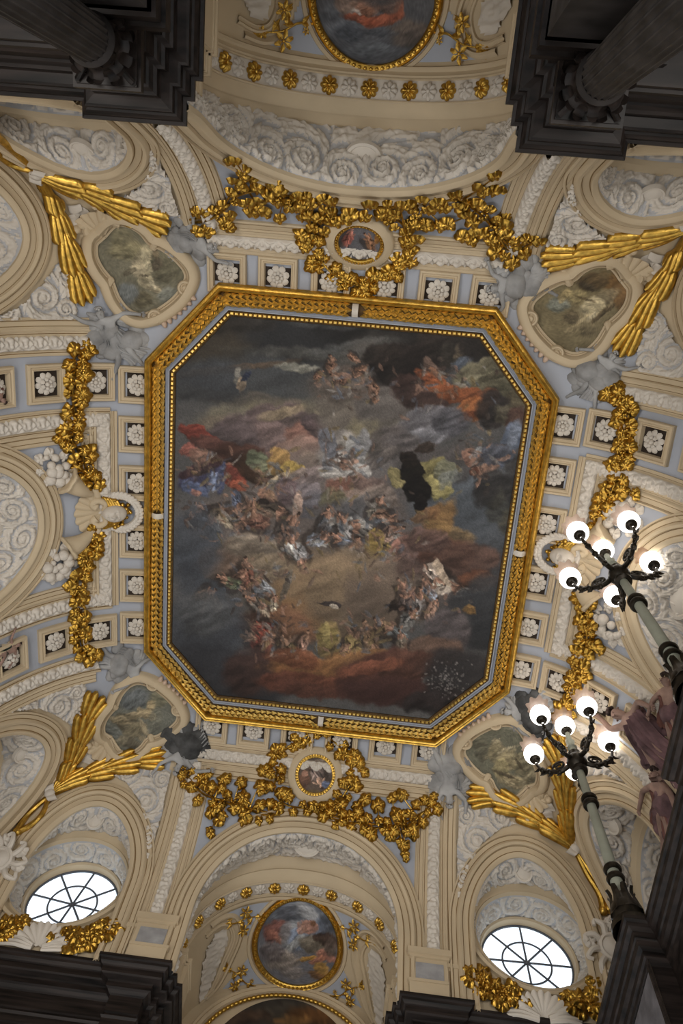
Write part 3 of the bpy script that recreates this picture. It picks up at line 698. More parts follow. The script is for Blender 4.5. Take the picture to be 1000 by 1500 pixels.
# left company
A(285,635,22,11,16,(128,50,38),.95,.3); A(300,646,28,12,20,(110,46,36),.95,.3); A(276,662,14,10,0,(160,84,70),.9,.4); A(294,672,18,10,30,(140,98,80),.9,.4); A(318,668,11,9,0,(156,112,88),.9,.35); A(326,664,8,5,20,(60,40,30),.9,.4)
A(312,652,30,12,12,(86,54,46),.9,.4); A(350,672,46,22,10,(62,38,30),.92,.4); A(296,702,38,16,-14,(58,56,84),.95,.35); A(284,716,22,10,20,(78,88,120),.9,.4); A(316,705,10,15,20,(126,140,172),.95,.3); A(326,700,8,22,10,(66,72,104),.9,.4); A(292,690,30,7,-20,(66,42,44),.9,.4)
A(347,700,15,16,30,(136,56,40),.95,.3); A(352,712,14,8,0,(160,76,50),.85,.4); A(340,690,12,12,0,(108,50,40),.9,.4); A(288,722,8,5,0,(156,96,78),.9,.4)
A(385,690,36,20,24,(66,44,30),.95,.4); A(382,676,22,14,30,(104,112,84),.9,.35); A(396,684,14,12,0,(124,124,92),.8,.5); A(412,680,16,24,-20,(150,112,58),.95,.3); A(428,688,16,14,-40,(172,140,62),.95,.3); A(408,704,22,7,-34,(176,152,116),.9,.35); A(388,722,10,9,0,(150,104,80),.9,.35); A(386,738,10,8,0,(34,26,22),.95,.3); A(398,728,12,7,50,(150,112,84),.9,.35)
A(430,720,26,24,10,(100,80,82),.9,.4); A(452,720,16,28,0,(122,110,112),.92,.35); A(462,742,20,22,10,(96,92,98),.9,.4); A(436,740,7,22,10,(176,142,122),.85,.4); A(456,694,30,12,-6,(130,112,108),.9,.4)
for (x,y,s,a,rb) in ((300,748,20,30,(60,46,42)),(330,752,22,150,(118,96,74)),(345,768,20,200,(138,122,100)),(312,768,18,60,(92,90,88)),(366,762,24,10,(112,72,58)),(372,742,18,100,(118,84,64)),(404,752,22,190,(88,74,62)),(350,738,16,240,(78,84,104)),(426,768,24,120,(96,84,78)),(282,760,14,80,(40,32,30))): S += figure_strokes(x,y,s,a,rb,None,FL,2)
# the central figure in white, the grey court round it
A(500,660,36,26,0,(136,128,122),.85,.6); A(496,678,22,16,-20,(176,168,160),.95,.3); A(520,664,10,20,-30,(160,156,152),.95,.3); A(484,694,20,10,10,(172,164,156),.95,.3); A(520,690,20,14,0,(166,160,154),.9,.35); A(504,680,9,8,0,(168,118,94),.95,.3); A(512,676,14,4,-20,(180,134,110),.9,.3); A(478,676,8,18,10,(120,118,122),.9,.4); A(480,650,14,24,-20,(98,98,106),.9,.4); A(530,650,10,20,20,(130,128,130),.9,.4)
A(512,718,34,22,0,(128,82,66),.9,.4); A(540,716,26,22,0,(110,88,80),.9,.4); A(520,728,38,12,-10,(150,128,112),.7,.6); A(488,735,20,18,0,(92,86,62),.85,.5)
A(500,760,46,24,0,(84,78,76),.9,.5); A(540,750,40,26,0,(92,90,92),.9,.5); A(560,730,26,20,0,(116,100,90),.85,.5)
for (x,y,s,a,rb) in ((480,762,22,100,(92,92,96)),(505,765,22,60,(130,124,122)),(528,772,24,20,(120,112,104)),(556,740,20,120,(104,96,84)),(570,760,18,200,(126,92,72)),(470,790,22,160,(112,116,126)),(500,792,22,30,(98,108,128)),(525,805,24,90,(116,124,140)),(555,792,22,60,(142,116,58)),(575,780,22,150,(126,98,84))): S += figure_strokes(x,y,s,a,rb,(150,146,140),FL,3)
A(548,800,12,26,20,(146,118,56),.95,.35); A(590,800,22,12,-30,(168,112,94),.9,.4); A(608,812,14,12,0,(120,124,138),.85,.4); A(540,840,26,8,-34,(190,160,128),.9,.35); A(524,846,10,8,20,(158,112,84),.9,.35); A(590,822,24,8,20,(146,112,94),.8,.5)
# warm lower light
A(480,880,110,70,0,(120,95,68),.85,.8); A(440,885,52,46,0,(146,104,64),.85,.7); A(520,870,70,54,0,(118,98,76),.85,.8); A(470,850,60,34,0,(138,112,82),.8,.8); A(410,915,52,30,20,(112,74,52),.8,.7); A(570,870,60,44,0,(106,88,74),.85,.7)
A(310,830,60,44,0,(72,76,84),.8,.8); A(335,820,46,28,-8,(114,88,70),.9,.5); A(372,800,46,20,4,(128,112,94),.9,.5); A(390,830,40,18,-6,(118,100,78),.85,.6); A(290,800,36,60,0,(66,70,78),.8,.8)
for (x,y,s,a,rb) in ((430,795,26,70,(176,168,160)),(440,820,20,250,(150,146,146)),(362,835,24,80,(126,74,58)),(350,845,20,140,(132,92,72)),(380,855,22,40,(122,124,128)),(305,872,18,150,(140,106,82)),(316,884,16,60,(146,112,88)),(296,892,12,110,(90,72,60)),(372,880,22,30,(132,120,106)),(384,892,20,70,(156,136,112)),(402,880,14,100,(166,150,126)),(330,850,18,20,(100,104,76)),(350,858,14,200,(84,88,66))): S += figure_strokes(x,y,s,a,rb,None,FL,4)
A(418,860,5,26,20,(96,86,74),.85,.4); A(483,884,20,4,4,(54,46,46),.9,.4); A(488,888,8,3,10,(176,160,140),.9,.4)
A(375,915,26,16,0,(62,40,30),.85,.6)
for (x,y,s,a,rb) in ((372,935,22,30,(104,48,38)),(395,925,22,200,(116,52,40)),(388,945,20,100,(134,72,56)),(420,945,22,60,(84,72,52)),(445,940,18,110,(130,96,80)),(448,962,18,20,(92,92,76)),(520,935,22,100,(134,112,66)),(540,925,24,70,(138,104,64)),(505,955,18,120,(120,96,64)),(560,915,20,40,(118,92,66)),(545,945,18,250,(104,80,58))): S += figure_strokes(x,y,s,a,rb,None,(150,110,84),5)
A(480,935,21,27,4,(132,108,64),.9,.3); A(480,933,15,20,4,(120,102,54),.9,.4); A(478,928,6,16,0,(158,138,78),.7,.5)
# right hand angels and clouds
A(640,770,20,40,30,(140,98,50),.85,.6); A(625,755,26,10,-20,(126,86,52),.8,.6); A(660,782,40,12,20,(134,100,56),.7,.7)
A(615,820,34,30,0,(100,76,68),.9,.5); A(650,810,46,22,10,(98,62,48),.92,.4); A(690,825,46,26,14,(86,60,50),.9,.5); A(620,790,34,18,0,(96,70,62),.9,.5); A(700,850,34,14,0,(112,66,44),.85,.5)
for (x,y,s,a,rb) in ((660,862,26,180,(178,160,142)),(640,846,22,230,(166,146,130)),(686,868,18,160,(160,150,140)),(625,862,20,70,(126,134,148)),(612,880,22,100,(132,124,120)),(632,890,18,110,(158,118,96)),(590,862,20,60,(112,84,74)),(592,880,18,90,(96,80,74)),(600,905,20,120,(106,102,98)),(575,925,20,30,(104,108,108)),(588,938,18,70,(120,108,92))): S += figure_strokes(x,y,s,a,rb,None,FL,6)
A(645,838,6,22,-32,(190,164,136),.9,.35); A(582,892,18,4,10,(38,30,26),.9,.4); A(574,888,5,10,20,(40,31,26),.85,.4)
A(690,905,38,44,0,(50,50,52),.92,.5); A(720,880,40,50,0,(56,57,60),.85,.7); A(655,930,34,34,0,(82,72,72),.85,.6); A(630,955,46,20,0,(104,76,60),.85,.6); A(687,894,10,6,0,(140,98,46),.8,.7)
# dark foot of the painting
A(300,930,60,60,0,(60,63,70),.85,.8); A(330,990,90,44,10,(46,46,50),.9,.7); A(300,900,40,30,0,(78,78,78),.7,.8); A(370,985,44,34,0,(66,44,38),.85,.6)
A(470,985,76,18,6,(134,84,44),.9,.6); A(430,965,40,14,10,(118,66,42),.85,.6); A(520,972,50,18,-8,(140,92,50),.85,.6); A(450,1005,70,18,4,(92,50,36),.9,.5)
A(560,995,64,36,-8,(78,46,38),.95,.4); A(600,975,50,20,-6,(88,54,42),.92,.4); A(545,978,50,9,-10,(138,76,52),.8,.6); A(590,1015,80,22,6,(66,40,35),.92,.5); A(680,990,60,40,0,(46,42,42),.9,.6); A(640,1030,60,16,0,(44,37,36),.9,.6)
_r = random.Random(3)
for k in range(120):
    x, y = _r.gauss(655, 16), _r.gauss(1000, 13); v = _r.uniform(100, 165); S.append((x, y, _r.uniform(.8, 2.2), _r.uniform(.7, 1.6), _r.uniform(0, 180), (v, v*.94, v*.9), .55, .6))
_pal = [(150,108,86),(126,92,74),(104,84,72),(140,132,124),(92,76,66),(78,60,52),(86,92,104),(118,98,62),(54,44,40)]
for k in range(760):                    # the crowd's small lights and folds
    cx_, cy_, rx_, ry_ = _r.choice([(330,760,62,34),(505,745,70,70),(430,800,60,60),(560,800,56,50),(375,860,46,40),(520,930,60,34),(620,875,56,44),(400,930,40,30),(500,670,50,36),(520,560,60,36),(400,700,40,30),(310,690,46,30),(700,670,36,50),(650,560,70,40)])
    an = _r.uniform(0, 180); S.append((_r.gauss(cx_, rx_*.5), _r.gauss(cy_, ry_*.5), _r.uniform(3, 10), _r.uniform(1.2, 3.2), an, _r.choice(_pal), _r.uniform(.35, .75), .6))
def octo(hw, hd, c, z): return np.array([(-hw+c, -hd, z), (hw-c, -hd, z), (hw, -hd+c*1.12, z), (hw, hd-c*1.12, z), (hw-c, hd, z), (-hw+c, hd, z), (-hw, hd-c*1.12, z), (-hw, -hd+c*1.12, z)])
ZP = 15.98
pic = thing('ceiling_painting', 'large eight-sided fresco of cloud-borne figures in a gilt laurel frame, centre of ceiling', 'painting', (0, 0, ZP))
gx = np.linspace(-CW, CW, 361); gy = np.linspace(-CD, CD, 431)
GX, GY = np.meshgrid(gx, gy, indexing='ij'); P = np.stack([GX.ravel(), GY.ravel(), np.full(GX.size, ZP)], 1)
Fq = grid_faces(361, 431); cxs = (abs(GX)-CW+CC).ravel(); cys = (abs(GY)-CD+CC*1.12).ravel()
out = (cxs > 0) & (cys > 0) & (cxs/CC+cys/(CC*1.12) > 1.03)
Fq = [f for f in Fq if not (out[f[0]] or out[f[1]] or out[f[2]] or out[f[3]])]
cols = paint(project(P), (78, 76, 75), S, 1, 4.6, .08, .74, .93)
cv = canvas('canvas', P-np.array([0, 0, ZP]), Fq, cols, pic)
# ---- its frame: mitred gilt mouldings, laurel torus, grey-blue cove, beaded sight edge
def oct_ring(name, hw0, prof, mat, smooth=True):     # prof: (offset outwards from the canvas edge, z down)
    m = MB(); k = len(prof); rows = []
    for (o, h) in prof: rows.append(octo(CW+o, CD+o, CC+o*.58, -h))
    V = np.stack(rows, 1).reshape(-1, 3); m.add(V, grid_faces(8, k, True, False)); return m.build(name, mat, pic, smooth=smooth)
oct_ring('outer_moulding', 0, [(.40, .08), (.408, .19), (.43, .235), (.45, .25), (.47, .235), (.48, .215), (.50, .21), (.52, .225), (.535, .21), (.545, .12), (.565, .10), (.57, -.02)], GOLD)
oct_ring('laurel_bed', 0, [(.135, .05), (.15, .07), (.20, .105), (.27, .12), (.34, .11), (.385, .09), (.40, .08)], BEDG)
oct_ring('blue_cove', 0, [(.055, .055), (.06, .085), (.075, .085), (.09, .05), (.125, .03), (.14, .06), (.15, .06)], BLUE)
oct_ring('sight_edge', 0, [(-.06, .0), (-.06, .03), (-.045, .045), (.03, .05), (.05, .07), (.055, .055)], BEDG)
def lens(m, c, u, v, n, L, w, h):            # a small pointed leaf lying along u
    V = [c-u*L*.5, c-u*L*.12+v*w*.5+n*h*.3, c+u*L*.5+n*h*.55, c-u*L*.12-v*w*.5+n*h*.3, c-u*L*.05+n*h]
    m.add(V, [(0, 1, 4), (1, 2, 4), (2, 3, 4), (3, 0, 4)])
mL = MB(); mBd = MB()
o8 = octo(CW+.268, CD+.268, CC+.268*.58, 0); b8 = octo(CW, CD, CC, 0)
rr = random.Random(5)
for k in range(8):
    a, b = o8[k], o8[(k+1) % 8]; d = b-a; L = np.linalg.norm(d); d /= L; v = np.array([-d[1], d[0], 0]); nz = np.array([0, 0, -1.0])
    n = int(L/.128)
    long_ = k in (0, 2, 4, 6)
    for i in range(n):
        t = (i+.5)/n; dirn = d*(1 if t < .5 else -1)
        if long_ and abs(t-.5) < .018: continue
        for lane, lh in ((-.088, .10), (0, .125), (.088, .10)):
            c = a+d*L*t+v*(lane+rr.uniform(-.008, .008))+nz*lh+d*(.052 if lane == 0 else 0)
            tilt = dirn+v*lane*3.2; tilt /= np.linalg.norm(tilt); w = np.cross(tilt, nz); lens(mL, c, tilt, w, nz, .20, .118, .09)
    a, b = b8[k], b8[(k+1) % 8]; d = b-a; L = np.linalg.norm(d); d /= L; v = np.array([-d[1], d[0], 0]); n = int(L/.092)
    for i in range(n):
        c = a+d*L*(i+.5)/n+nz*.055; e = .041; g = .033
        Vb = [c+d*sx*e+v*sy*g+nz*hh for (sx, sy, hh) in ((-1,-1,0),(1,-1,0),(1,1,0),(-1,1,0),(-.6,-.6,.03),(.6,-.6,.03),(.6,.6,.03),(-.6,.6,.03))]
        mBd.add(Vb, [(4,5,6,7),(0,1,5,4),(1,2,6,5),(2,3,7,6),(3,0,4,7)])
q = mL.build('laurel_leaves', GOLDL, pic, smooth=False); q['kind'] = 'stuff'
q = mBd.build('bead_row', GOLDL, pic, smooth=False); q['kind'] = 'stuff'
for k in (0, 2, 4, 6):                        # white ribbon tie in the middle of each long side
    c = (o8[k]+o8[(k+1) % 8])/2; d = o8[(k+1) % 8]-o8[k]; d /= np.linalg.norm(d); v = np.array([-d[1], d[0], 0]); m = MB(); V = []
    for s_ in np.linspace(-.13, .13, 7):
        for e in (-.06, -.02, .02, .06): V.append(c+v*s_+d*e+np.array([0, 0, -.215+(s_/.13)**2*.1+.012*(abs(e) > .03)]))
    m.add(V, grid_faces(7, 4)); m.build('ribbon_tie', STUCCO, pic)
# ================================================================ CEILING ORNAMENT
def nrm(v): v = np.asarray(v, float); return v/max(np.linalg.norm(v), 1e-9)
def lift(P, h): return np.array([p+vn(p[0], p[1])*h for p in P])
def cove_line(side, u, s0, s1, n):        # line running down the cove at constant u
    d0, a = SCALE[side]; out = []
    for t in np.linspace(s0, s1, n): out.append(SIDE[side](u, d0+a*math.sin(t), Z0+HV*math.cos(t)))
    return np.array(out)
def smooth_n(P):
    N = vnorm(P)
    for _ in range(2): N[1:-1] = (N[:-2]+N[1:-1]*2+N[2:])/4
    return N/np.linalg.norm(N, axis=1, keepdims=True)
def leaf_strip(P, width, name, parent, period=.31, amp=.12, base=.02, mat=STUCCO):
    """carved egg-and-leaf band along a path on the vault"""
    L = np.linalg.norm(np.diff(P, axis=0), axis=1).sum(); n = max(8, int(L/.02)); P = resample(P, n); N = smooth_n(P); Tn = tangents(P); B = np.cross(Tn, N)
    W = 17; w = np.linspace(-1, 1, W); s = np.linspace(0, L, n)
    k = max(1, round(L/period)); f = (s*k/L) % 1.0
    F_, W_ = np.meshgrid(f, w, indexing='ij'); S_, _ = np.meshgrid(s, w, indexing='ij')
    a_ = (F_-.5)*2; w_ = W_+1.02; ang = np.arctan2(a_*.9, w_); rd = np.hypot(a_*.86, w_*.5)
    shell = np.clip((1.04-rd)/.16, 0, 1)*(.42+.42*np.abs(np.cos(5.5*ang))**.8)*(.55+.6*rd)
    egg = np.exp(-((a_/.34)**2+((W_+.28)/.42)**2)**1.5)*.95
    dart = np.exp(-((1-abs(a_))/.16)**2)*np.clip((W_+.2)/.9, 0, 1)*.55
    h = base+amp*(np.maximum(np.maximum(shell, egg), dart)+.25*(fbm(S_*22, W_*4, 8, 2)-.4))*np.clip((1-abs(W_))/.10, 0, 1)+.02*(1-W_**2)
    G = P[:, None, :]+B[:, None, :]*(W_*width/2)[..., None]+N[:, None, :]*h[..., None]
    m = MB(); m.add(G.reshape(-1, 3), grid_faces(n, W)); return struct(m.build(name, mat, parent, smooth='all'))
def fillet(P, prof, parent, name='fillet', mat=CREAM, closed=False, n=None):
    P = np.asarray(P, float)
    N = smooth_n(P) if not closed else vnorm(P)
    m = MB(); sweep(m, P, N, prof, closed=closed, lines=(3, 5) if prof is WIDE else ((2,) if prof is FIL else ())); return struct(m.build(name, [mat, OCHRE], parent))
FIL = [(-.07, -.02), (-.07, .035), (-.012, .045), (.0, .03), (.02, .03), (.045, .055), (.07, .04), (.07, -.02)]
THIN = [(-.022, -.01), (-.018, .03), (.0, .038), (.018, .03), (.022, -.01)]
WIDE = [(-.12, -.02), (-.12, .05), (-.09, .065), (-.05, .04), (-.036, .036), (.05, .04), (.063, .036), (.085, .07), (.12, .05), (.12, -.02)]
ASX = lambda x: math.asin((x-X0)/AX)
ASY = lambda y: math.asin((y-Y0)/AY)
for sd in ('left', 'right'):
    q = -1 if sd == 'left' else 1
    P = np.array([SIDE[sd](u, 4.985, zc(4.985, X0, AX)) for u in np.linspace(-2.16, 2.16, 60)]); leaf_strip(P, .27, 'leaf_band', ceiling)
    for off in (-.185, .185):
        P2 = np.array([SIDE[sd](u, 4.985+off, zc(4.985+off, X0, AX)) for u in np.linspace(-2.2, 2.2, 60)]); fillet(P2, FIL, ceiling)
    for y in (-2.02, 2.02):
        leaf_strip(cove_line(sd, y, ASX(4.9), 1.5, 60), .29, 'leaf_band', ceiling)
        for off in (-.18, .18): fillet(cove_line(sd, y+off, ASX(4.86 if off*y > 0 else 5.15), 1.5, 50), FIL, ceiling)
        # plain inner band and triangular panel moulding
        fillet(cove_line(sd, y-math.copysign(.34, y), ASX(5.27), 1.45, 50), WIDE, ceiling)
    for y in (-3.58, 3.58):
        leaf_strip(cove_line(sd, y, ASX(5.15), 1.5, 60), .28, 'leaf_band', ceiling)
        for off in (-.18, .18): fillet(cove_line(sd, y+off, ASX(5.1), 1.5, 50), FIL, ceiling)
        fillet(cove_line(sd, y+math.copysign(.36, y), ASX(5.2), 1.5, 50), WIDE, ceiling)
    P2 = np.array([SIDE[sd](u, 5.27, zc(5.27, X0, AX)) for u in np.linspace(-1.7, 1.7, 50)]); fillet(P2, WIDE, ceiling)
for sd in ('back', 'front'):
    P = np.array([SIDE[sd](u, 5.73, zc(5.73, Y0, AY)) for u in np.linspace(-2.9, 2.9, 60)]); leaf_strip(P, .25, 'leaf_band', ceiling)
    for off in (-.165, .16):
        P2 = np.array([SIDE[sd](u, 5.73+off, zc(5.73+off, Y0, AY)) for u in np.linspace(-2.95, 2.95, 60)]); fillet(P2, FIL, ceiling)
    P2 = np.array([SIDE[sd](u, 6.02, zc(6.02, Y0, AY)) for u in np.linspace(-2.55, 2.55, 60)]); fillet(P2, WIDE, ceiling)
    for sx in (-1, 1):
        leaf_strip(cove_line(sd, sx*2.80, ASY(5.9), 1.352, 80), .27, 'leaf_band', ceiling)
        fillet(cove_line(sd, sx*2.99, ASY(5.85), 1.55, 60), FIL, ceiling); fillet(cove_line(sd, sx*3.17, ASY(5.95), 1.55, 60), WIDE, ceiling)
        fillet(cove_line(sd, sx*2.61, ASY(5.95), 1.55, 60), FIL, ceiling); fillet(cove_line(sd, sx*2.49, ASY(6.05), 1.5, 60), FIL, ceiling)
# ---- coffers with carved rosettes
def coffer_mesh():
    m = MB(); pr = [(.385, -.04), (.385, .09), (.37, .12), (.335, .12), (.318, .09), (.29, .085), (.278, .11), (.262, .105), (.25, -.005)]; V = []
    for (a, h) in pr: V += [(-a, -a, h), (a, -a, h), (a, a, h), (-a, a, h)]
    m.add(V, grid_faces(len(pr), 4, False, True), 0); m.add([(-.25, -.25, 0), (.25, -.25, 0), (.25, .25, 0), (-.25, .25, 0)], [(0, 1, 2, 3)], 1)
    return m.mesh('coffer', [CREAM, BROWN], smooth=False)
COF = coffer_mesh()
def petal_rosette(name, n, inner, seed):
    m = MB(); r = random.Random(seed)
    for (R, cnt, h, ph, wd) in ((.205, n, .075, 0, .92), (.115, inner, .13, .4, .85)):
        for k in range(cnt):
            t = 2*math.pi*k/cnt+ph; c, s = math.cos(t), math.sin(t); w = math.pi*R*.74/cnt*wd*1.22
            L = [(R*.25, 0, h*.4), (R*.55, -w*.8, h*.75), (R*.55, 0, h*1.05), (R*.55, w*.8, h*.75), (R*.92, -w, h*.7), (R*.88, 0, h*1.15), (R*.92, w, h*.7), (R*1.08, -w*.45, h*.35), (R*1.1, 0, h*.5), (R*1.08, w*.45, h*.35)]
            m.add([(a*c-b*s, a*s+b*c, z) for a, b, z in L], [(0,1,2),(0,2,3),(1,4,5,2),(2,5,6,3),(4,7,8,5),(5,8,9,6)])
    ball(m, (0, 0, .11), .05, 9, 6)
    return m.mesh(name, STUCCO, smooth='all')
ROSE = [petal_rosette('rosette', 9, 6, 1), petal_rosette('rosette', 11, 5, 2), petal_rosette('rosette', 8, 8, 3)]
cof_spots = []
for q in (-1, 1):
    for y in (-2.76, -1.72, -.66, .66, 1.72, 2.76): cof_spots.append((q*4.33, y))
    for y in (-2.8, 2.8):
        for x in (5.12, 5.86, 6.42, 6.79): cof_spots.append((q*x, y))
    for x in (-2.55, -1.55, -.52, .52, 1.55, 2.55): cof_spots.append((x, q*5.13))
for k, (x, y) in enumerate(cof_spots):
    z = zv(x, y); n = vn(x, y); P = np.array([x, y, z])+n*.012
    up = (-math.copysign(1, x), 0, 0) if abs(x) > 4.2 and abs(y) < 3 else (0, -math.copysign(1, y), 0)
    c = struct(obj('coffer', COF, ceiling, frame_at(P, up=np.array(up, float)+np.array([0, 0, .3]), n=n)))
    r = obj('rosette', ROSE[(k*7+k//3) % 3], c, Matrix.Rotation(k*.7, 4, 'Z'))
# ---- carved spandrels beside the lunettes
SPB = [(3.33, 6.08), (4.1, 6.08), (4.62, 6.26), (4.3, 6.33), (3.85, 6.55), (3.55, 6.8), (3.36, 7.02), (3.30, 7.05)]
SPL = [(6.5, 4.02), (5.36, 4.02), (5.38, 4.55), (5.52, 5.18), (5.66, 5.02), (5.84, 4.68), (6.12, 4.25), (6.42, 4.03)]
def in_poly(px, py, poly):
    ins = False; n = len(poly)
    for i in range(n):
        x1, y1 = poly[i]; x2, y2 = poly[(i+1) % n]
        if (y1 > py) != (y2 > py) and px < (x2-x1)*(py-y1)/(y2-y1)+x1: ins = not ins
    return ins
def spandrel(side, poly, sx, sy):
    d0, a = SCALE[side]; pts = []
    for (x, y) in poly:
        u, d = (x, y) if side in ('back', 'front') else (y, x)
        pts.append((u, math.asin(min(max((d-d0)/a, 0), 1))*3.4))
    us = [p[0] for p in pts]; ts = [p[1] for p in pts]; st = .018
    nu = int((max(us)-min(us))/st)+2; nt = int((max(ts)-min(ts))/st)+2
    U = min(us)+np.arange(nu)*st; Tt = min(ts)+np.arange(nt)*st; UU, TT = np.meshgrid(U, Tt, indexing='ij')
    cu, ct = np.mean(us), np.mean(ts)
    cen = [(cu-.05, ct-.05, .55, 1), (min(us)+.2, min(ts)+.25, .3, -1), (max(us)-.3, min(ts)+.2, .3, 1), (min(us)+.15, max(ts)-.4, .28, 1), (max(us)-.2, ct+.1, .25, -1)]
    h = scrolls(UU, TT, cen)*.10+.012
    usg = (sx if side in ('back', 'front') else sy); V = []
    for i in range(nu):
        for j in range(nt):
            ph = min(TT[i, j]/3.4, 1.56); p = np.array(SIDE[side](usg*UU[i, j], d0+a*math.sin(ph), Z0+HV*math.cos(ph)))
            n_ = np.array(SIDE[side](0, -math.sin(ph)/a, 0))+np.array([0, 0, -math.cos(ph)/HV]); V.append(p+nrm(n_)*h[i, j])
    F = [f for f in grid_faces(nu, nt) if in_poly(UU.ravel()[f[0]], TT.ravel()[f[0]], pts)]; hf = (h/.11).ravel()
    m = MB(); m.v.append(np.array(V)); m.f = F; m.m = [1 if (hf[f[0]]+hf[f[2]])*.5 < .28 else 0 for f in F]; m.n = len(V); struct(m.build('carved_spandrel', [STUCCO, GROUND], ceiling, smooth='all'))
for sy, sd in ((1, 'back'), (-1, 'front')):
    for sx in (-1, 1): spandrel(sd, SPB, sx, sy)
for sx, sd in ((1, 'right'), (-1, 'left')):
    for sy in (-1, 1): spandrel(sd, SPL, sx, sy)
# ---- shared gilt leaf
def vine_leaf(R=.15, mat=None):
    m = MB(); n = 30; V = [(0, R*.45, R*.30)]
    for q, zz in ((.3, .36), (.62, .40), (1.0, .06)):
        for k in range(n):
            t = 2*math.pi*k/n; c5 = abs(math.cos(2.5*(t-math.pi/2))); lob = .70+.30*c5**.5; lob *= 1-.45*math.exp(-((t-1.5*math.pi)/.35)**2)
            lob = 1+(lob-1)*q; fr = 1+(.07*math.cos(15*(t-math.pi/2)) if q == 1 else 0)
            r = R*q*lob*fr; z = R*(zz-(.20*(1-c5)**1.5)*q+(.14*c5**6 if q < 1 else 0)); V.append((r*math.cos(t)*.95, r*math.sin(t)*1.15+R*.45, z-R*.16*abs(math.cos(t))*q+R*.05*(1-min(1, abs(math.cos(t))*6))))
    F = [(0, 1+k, 1+(k+1) % n) for k in range(n)]+[(1+j*n+k, 1+(j+1)*n+k, 1+(j+1)*n+(k+1) % n, 1+j*n+(k+1) % n) for j in range(2) for k in range(n)]
    m.add(V, F); return m.mesh('leaf', mat or GOLDD, smooth='all')
LEAF = vine_leaf(.14)
def child(name, me, root, MW): return obj(name, me, root, Matrix.Translation(-Vector(root.location))@MW)
def part(m, name, mat, root, smooth=True, MW=None):
    return m.build(name, mat, root, smooth, Matrix.Translation(-Vector(root.location))@(MW or Matrix.Identity(4)))
GR = random.Random(21)
def leaf_at(root, P, n, direction, scale, tilt=.35):
    mw = frame_at(P, up=direction, n=n)@Matrix.Rotation(GR.uniform(-tilt, tilt), 4, 'X')@Matrix.Rotation(GR.uniform(-tilt, tilt), 4, 'Y')@Matrix.Rotation(GR.uniform(-.7, .7), 4, 'Z')@Matrix.Scale(scale, 4)
    return child('leaf', LEAF, root, mw)
def garland(name, label, cat, px, nleaf, spread, group=None, extra=(), twin=True, smin=.75, smax=1.15, surf=None, normal=None):
    surf = surf or (lambda x, y, h=0: on(x, y, h)); nf = normal or (lambda P: vn(P[0], P[1]))
    Q = smooth_path(np.array(px, float), 90); W3 = np.array([surf(x, y) for x, y in Q]); W3 = np.array([p+nf(p)*.075 for p in W3])
    for _ in range(2): W3[1:-1] = (W3[:-2]+2*W3[1:-1]+W3[2:])/4
    root = thing(name, label, cat, tuple(W3[0]), group); Tn = tangents(W3)
    for w in ((-1, 1) if twin else (0,)):
        m = MB(); Bn = np.array([np.cross(Tn[i], nf(W3[i])) for i in range(90)]); ph = np.linspace(0, 11, 90)
        tube(m, W3+Bn*(w*.035*np.cos(ph))[:, None]+np.array([nf(p) for p in W3])*(.03*np.sin(ph)*w)[:, None], .024, 6); part(m, 'stem', GOLDD, root)
    for k in range(nleaf):
        i = int((k+.5)/nleaf*89); P = W3[i]; n = nf(P); b = np.cross(Tn[i], n); s = (-1)**k
        if spread > 0: P = P+b*s*GR.uniform(.02, spread)+n*GR.uniform(.02, .10)
        leaf_at(root, P, n, b*s+Tn[i]*GR.uniform(-.9, .9), GR.uniform(smin, smax))
    for (x, y, s) in extra:
        P = surf(x, y); n = nf(P); P = P+n*.10; i = int(np.argmin(np.linalg.norm(W3-P, axis=1)))
        if np.linalg.norm(W3[i]-P) > .22:
            m = MB(); tube(m, [W3[i], (W3[i]+P)/2+n*.02, P], [.02, .016, .01], 5); part(m, 'tendril', GOLDD, root)
        leaf_at(root, P, n, P-W3[i]+np.array([.01, .01, 0]), s)
        leaf_at(root, P+b*.0+np.array([GR.uniform(-.09, .09), GR.uniform(-.09, .09), -.02]), n, np.array([GR.uniform(-1, 1), GR.uniform(-1, 1), 0.05]), s*.8)
    for k in range(5):
        i = GR.randrange(5, 84); n = nf(W3[i]); m = MB(); off = np.array([GR.uniform(-.13, .13), GR.uniform(-.13, .13), 0])
        for q in range(8): ball(m, W3[i]+off+n*.08+np.array([GR.uniform(-.07, .07), GR.uniform(-.07, .07), GR.uniform(-.04, .04)]), .034, 6, 4)
        part(m, 'berry_cluster', GOLDD, root)['kind'] = 'stuff'
    return root
c2 = lambda x, y: (250+x/2.5, 1020+y/2.5)
h1 = lambda x, y: (x/2, y/2); h2 = lambda x, y: (500+x/2, y/2)
garland('leaf_garland', 'gilded vine garland left of the upright-cherub medallion above the round-windowed wall', 'garland', [c2(*q) for q in [(45,270),(110,345),(170,380),(250,400),(330,430),(400,440)]], 22, .16, 'gilded vine garlands', [(*c2(x, y), s) for x, y, s in ((190,315,1.2),(250,330,1.1),(130,290,1),(150,420,1.1),(185,455,1.1),(150,500,.9),(270,385,1.2),(270,450,1),(320,340,1.1))])
garland('leaf_garland', 'gilded vine garland right of the upright-cherub medallion above the round-windowed wall', 'garland', [c2(*q) for q in [(985,385),(920,430),(860,470),(760,480),(660,465),(560,435)]], 26, .17, 'gilded vine garlands', [(*c2(x, y), s) for x, y, s in ((850,375,1.1),(810,380,1),(760,420,1.3),(700,390,1.2),(680,440,1.1),(830,450,1.2),(855,540,1.1),(850,580,.8),(735,500,1.2),(890,500,1),(800,500,1.1),(940,385,1))])
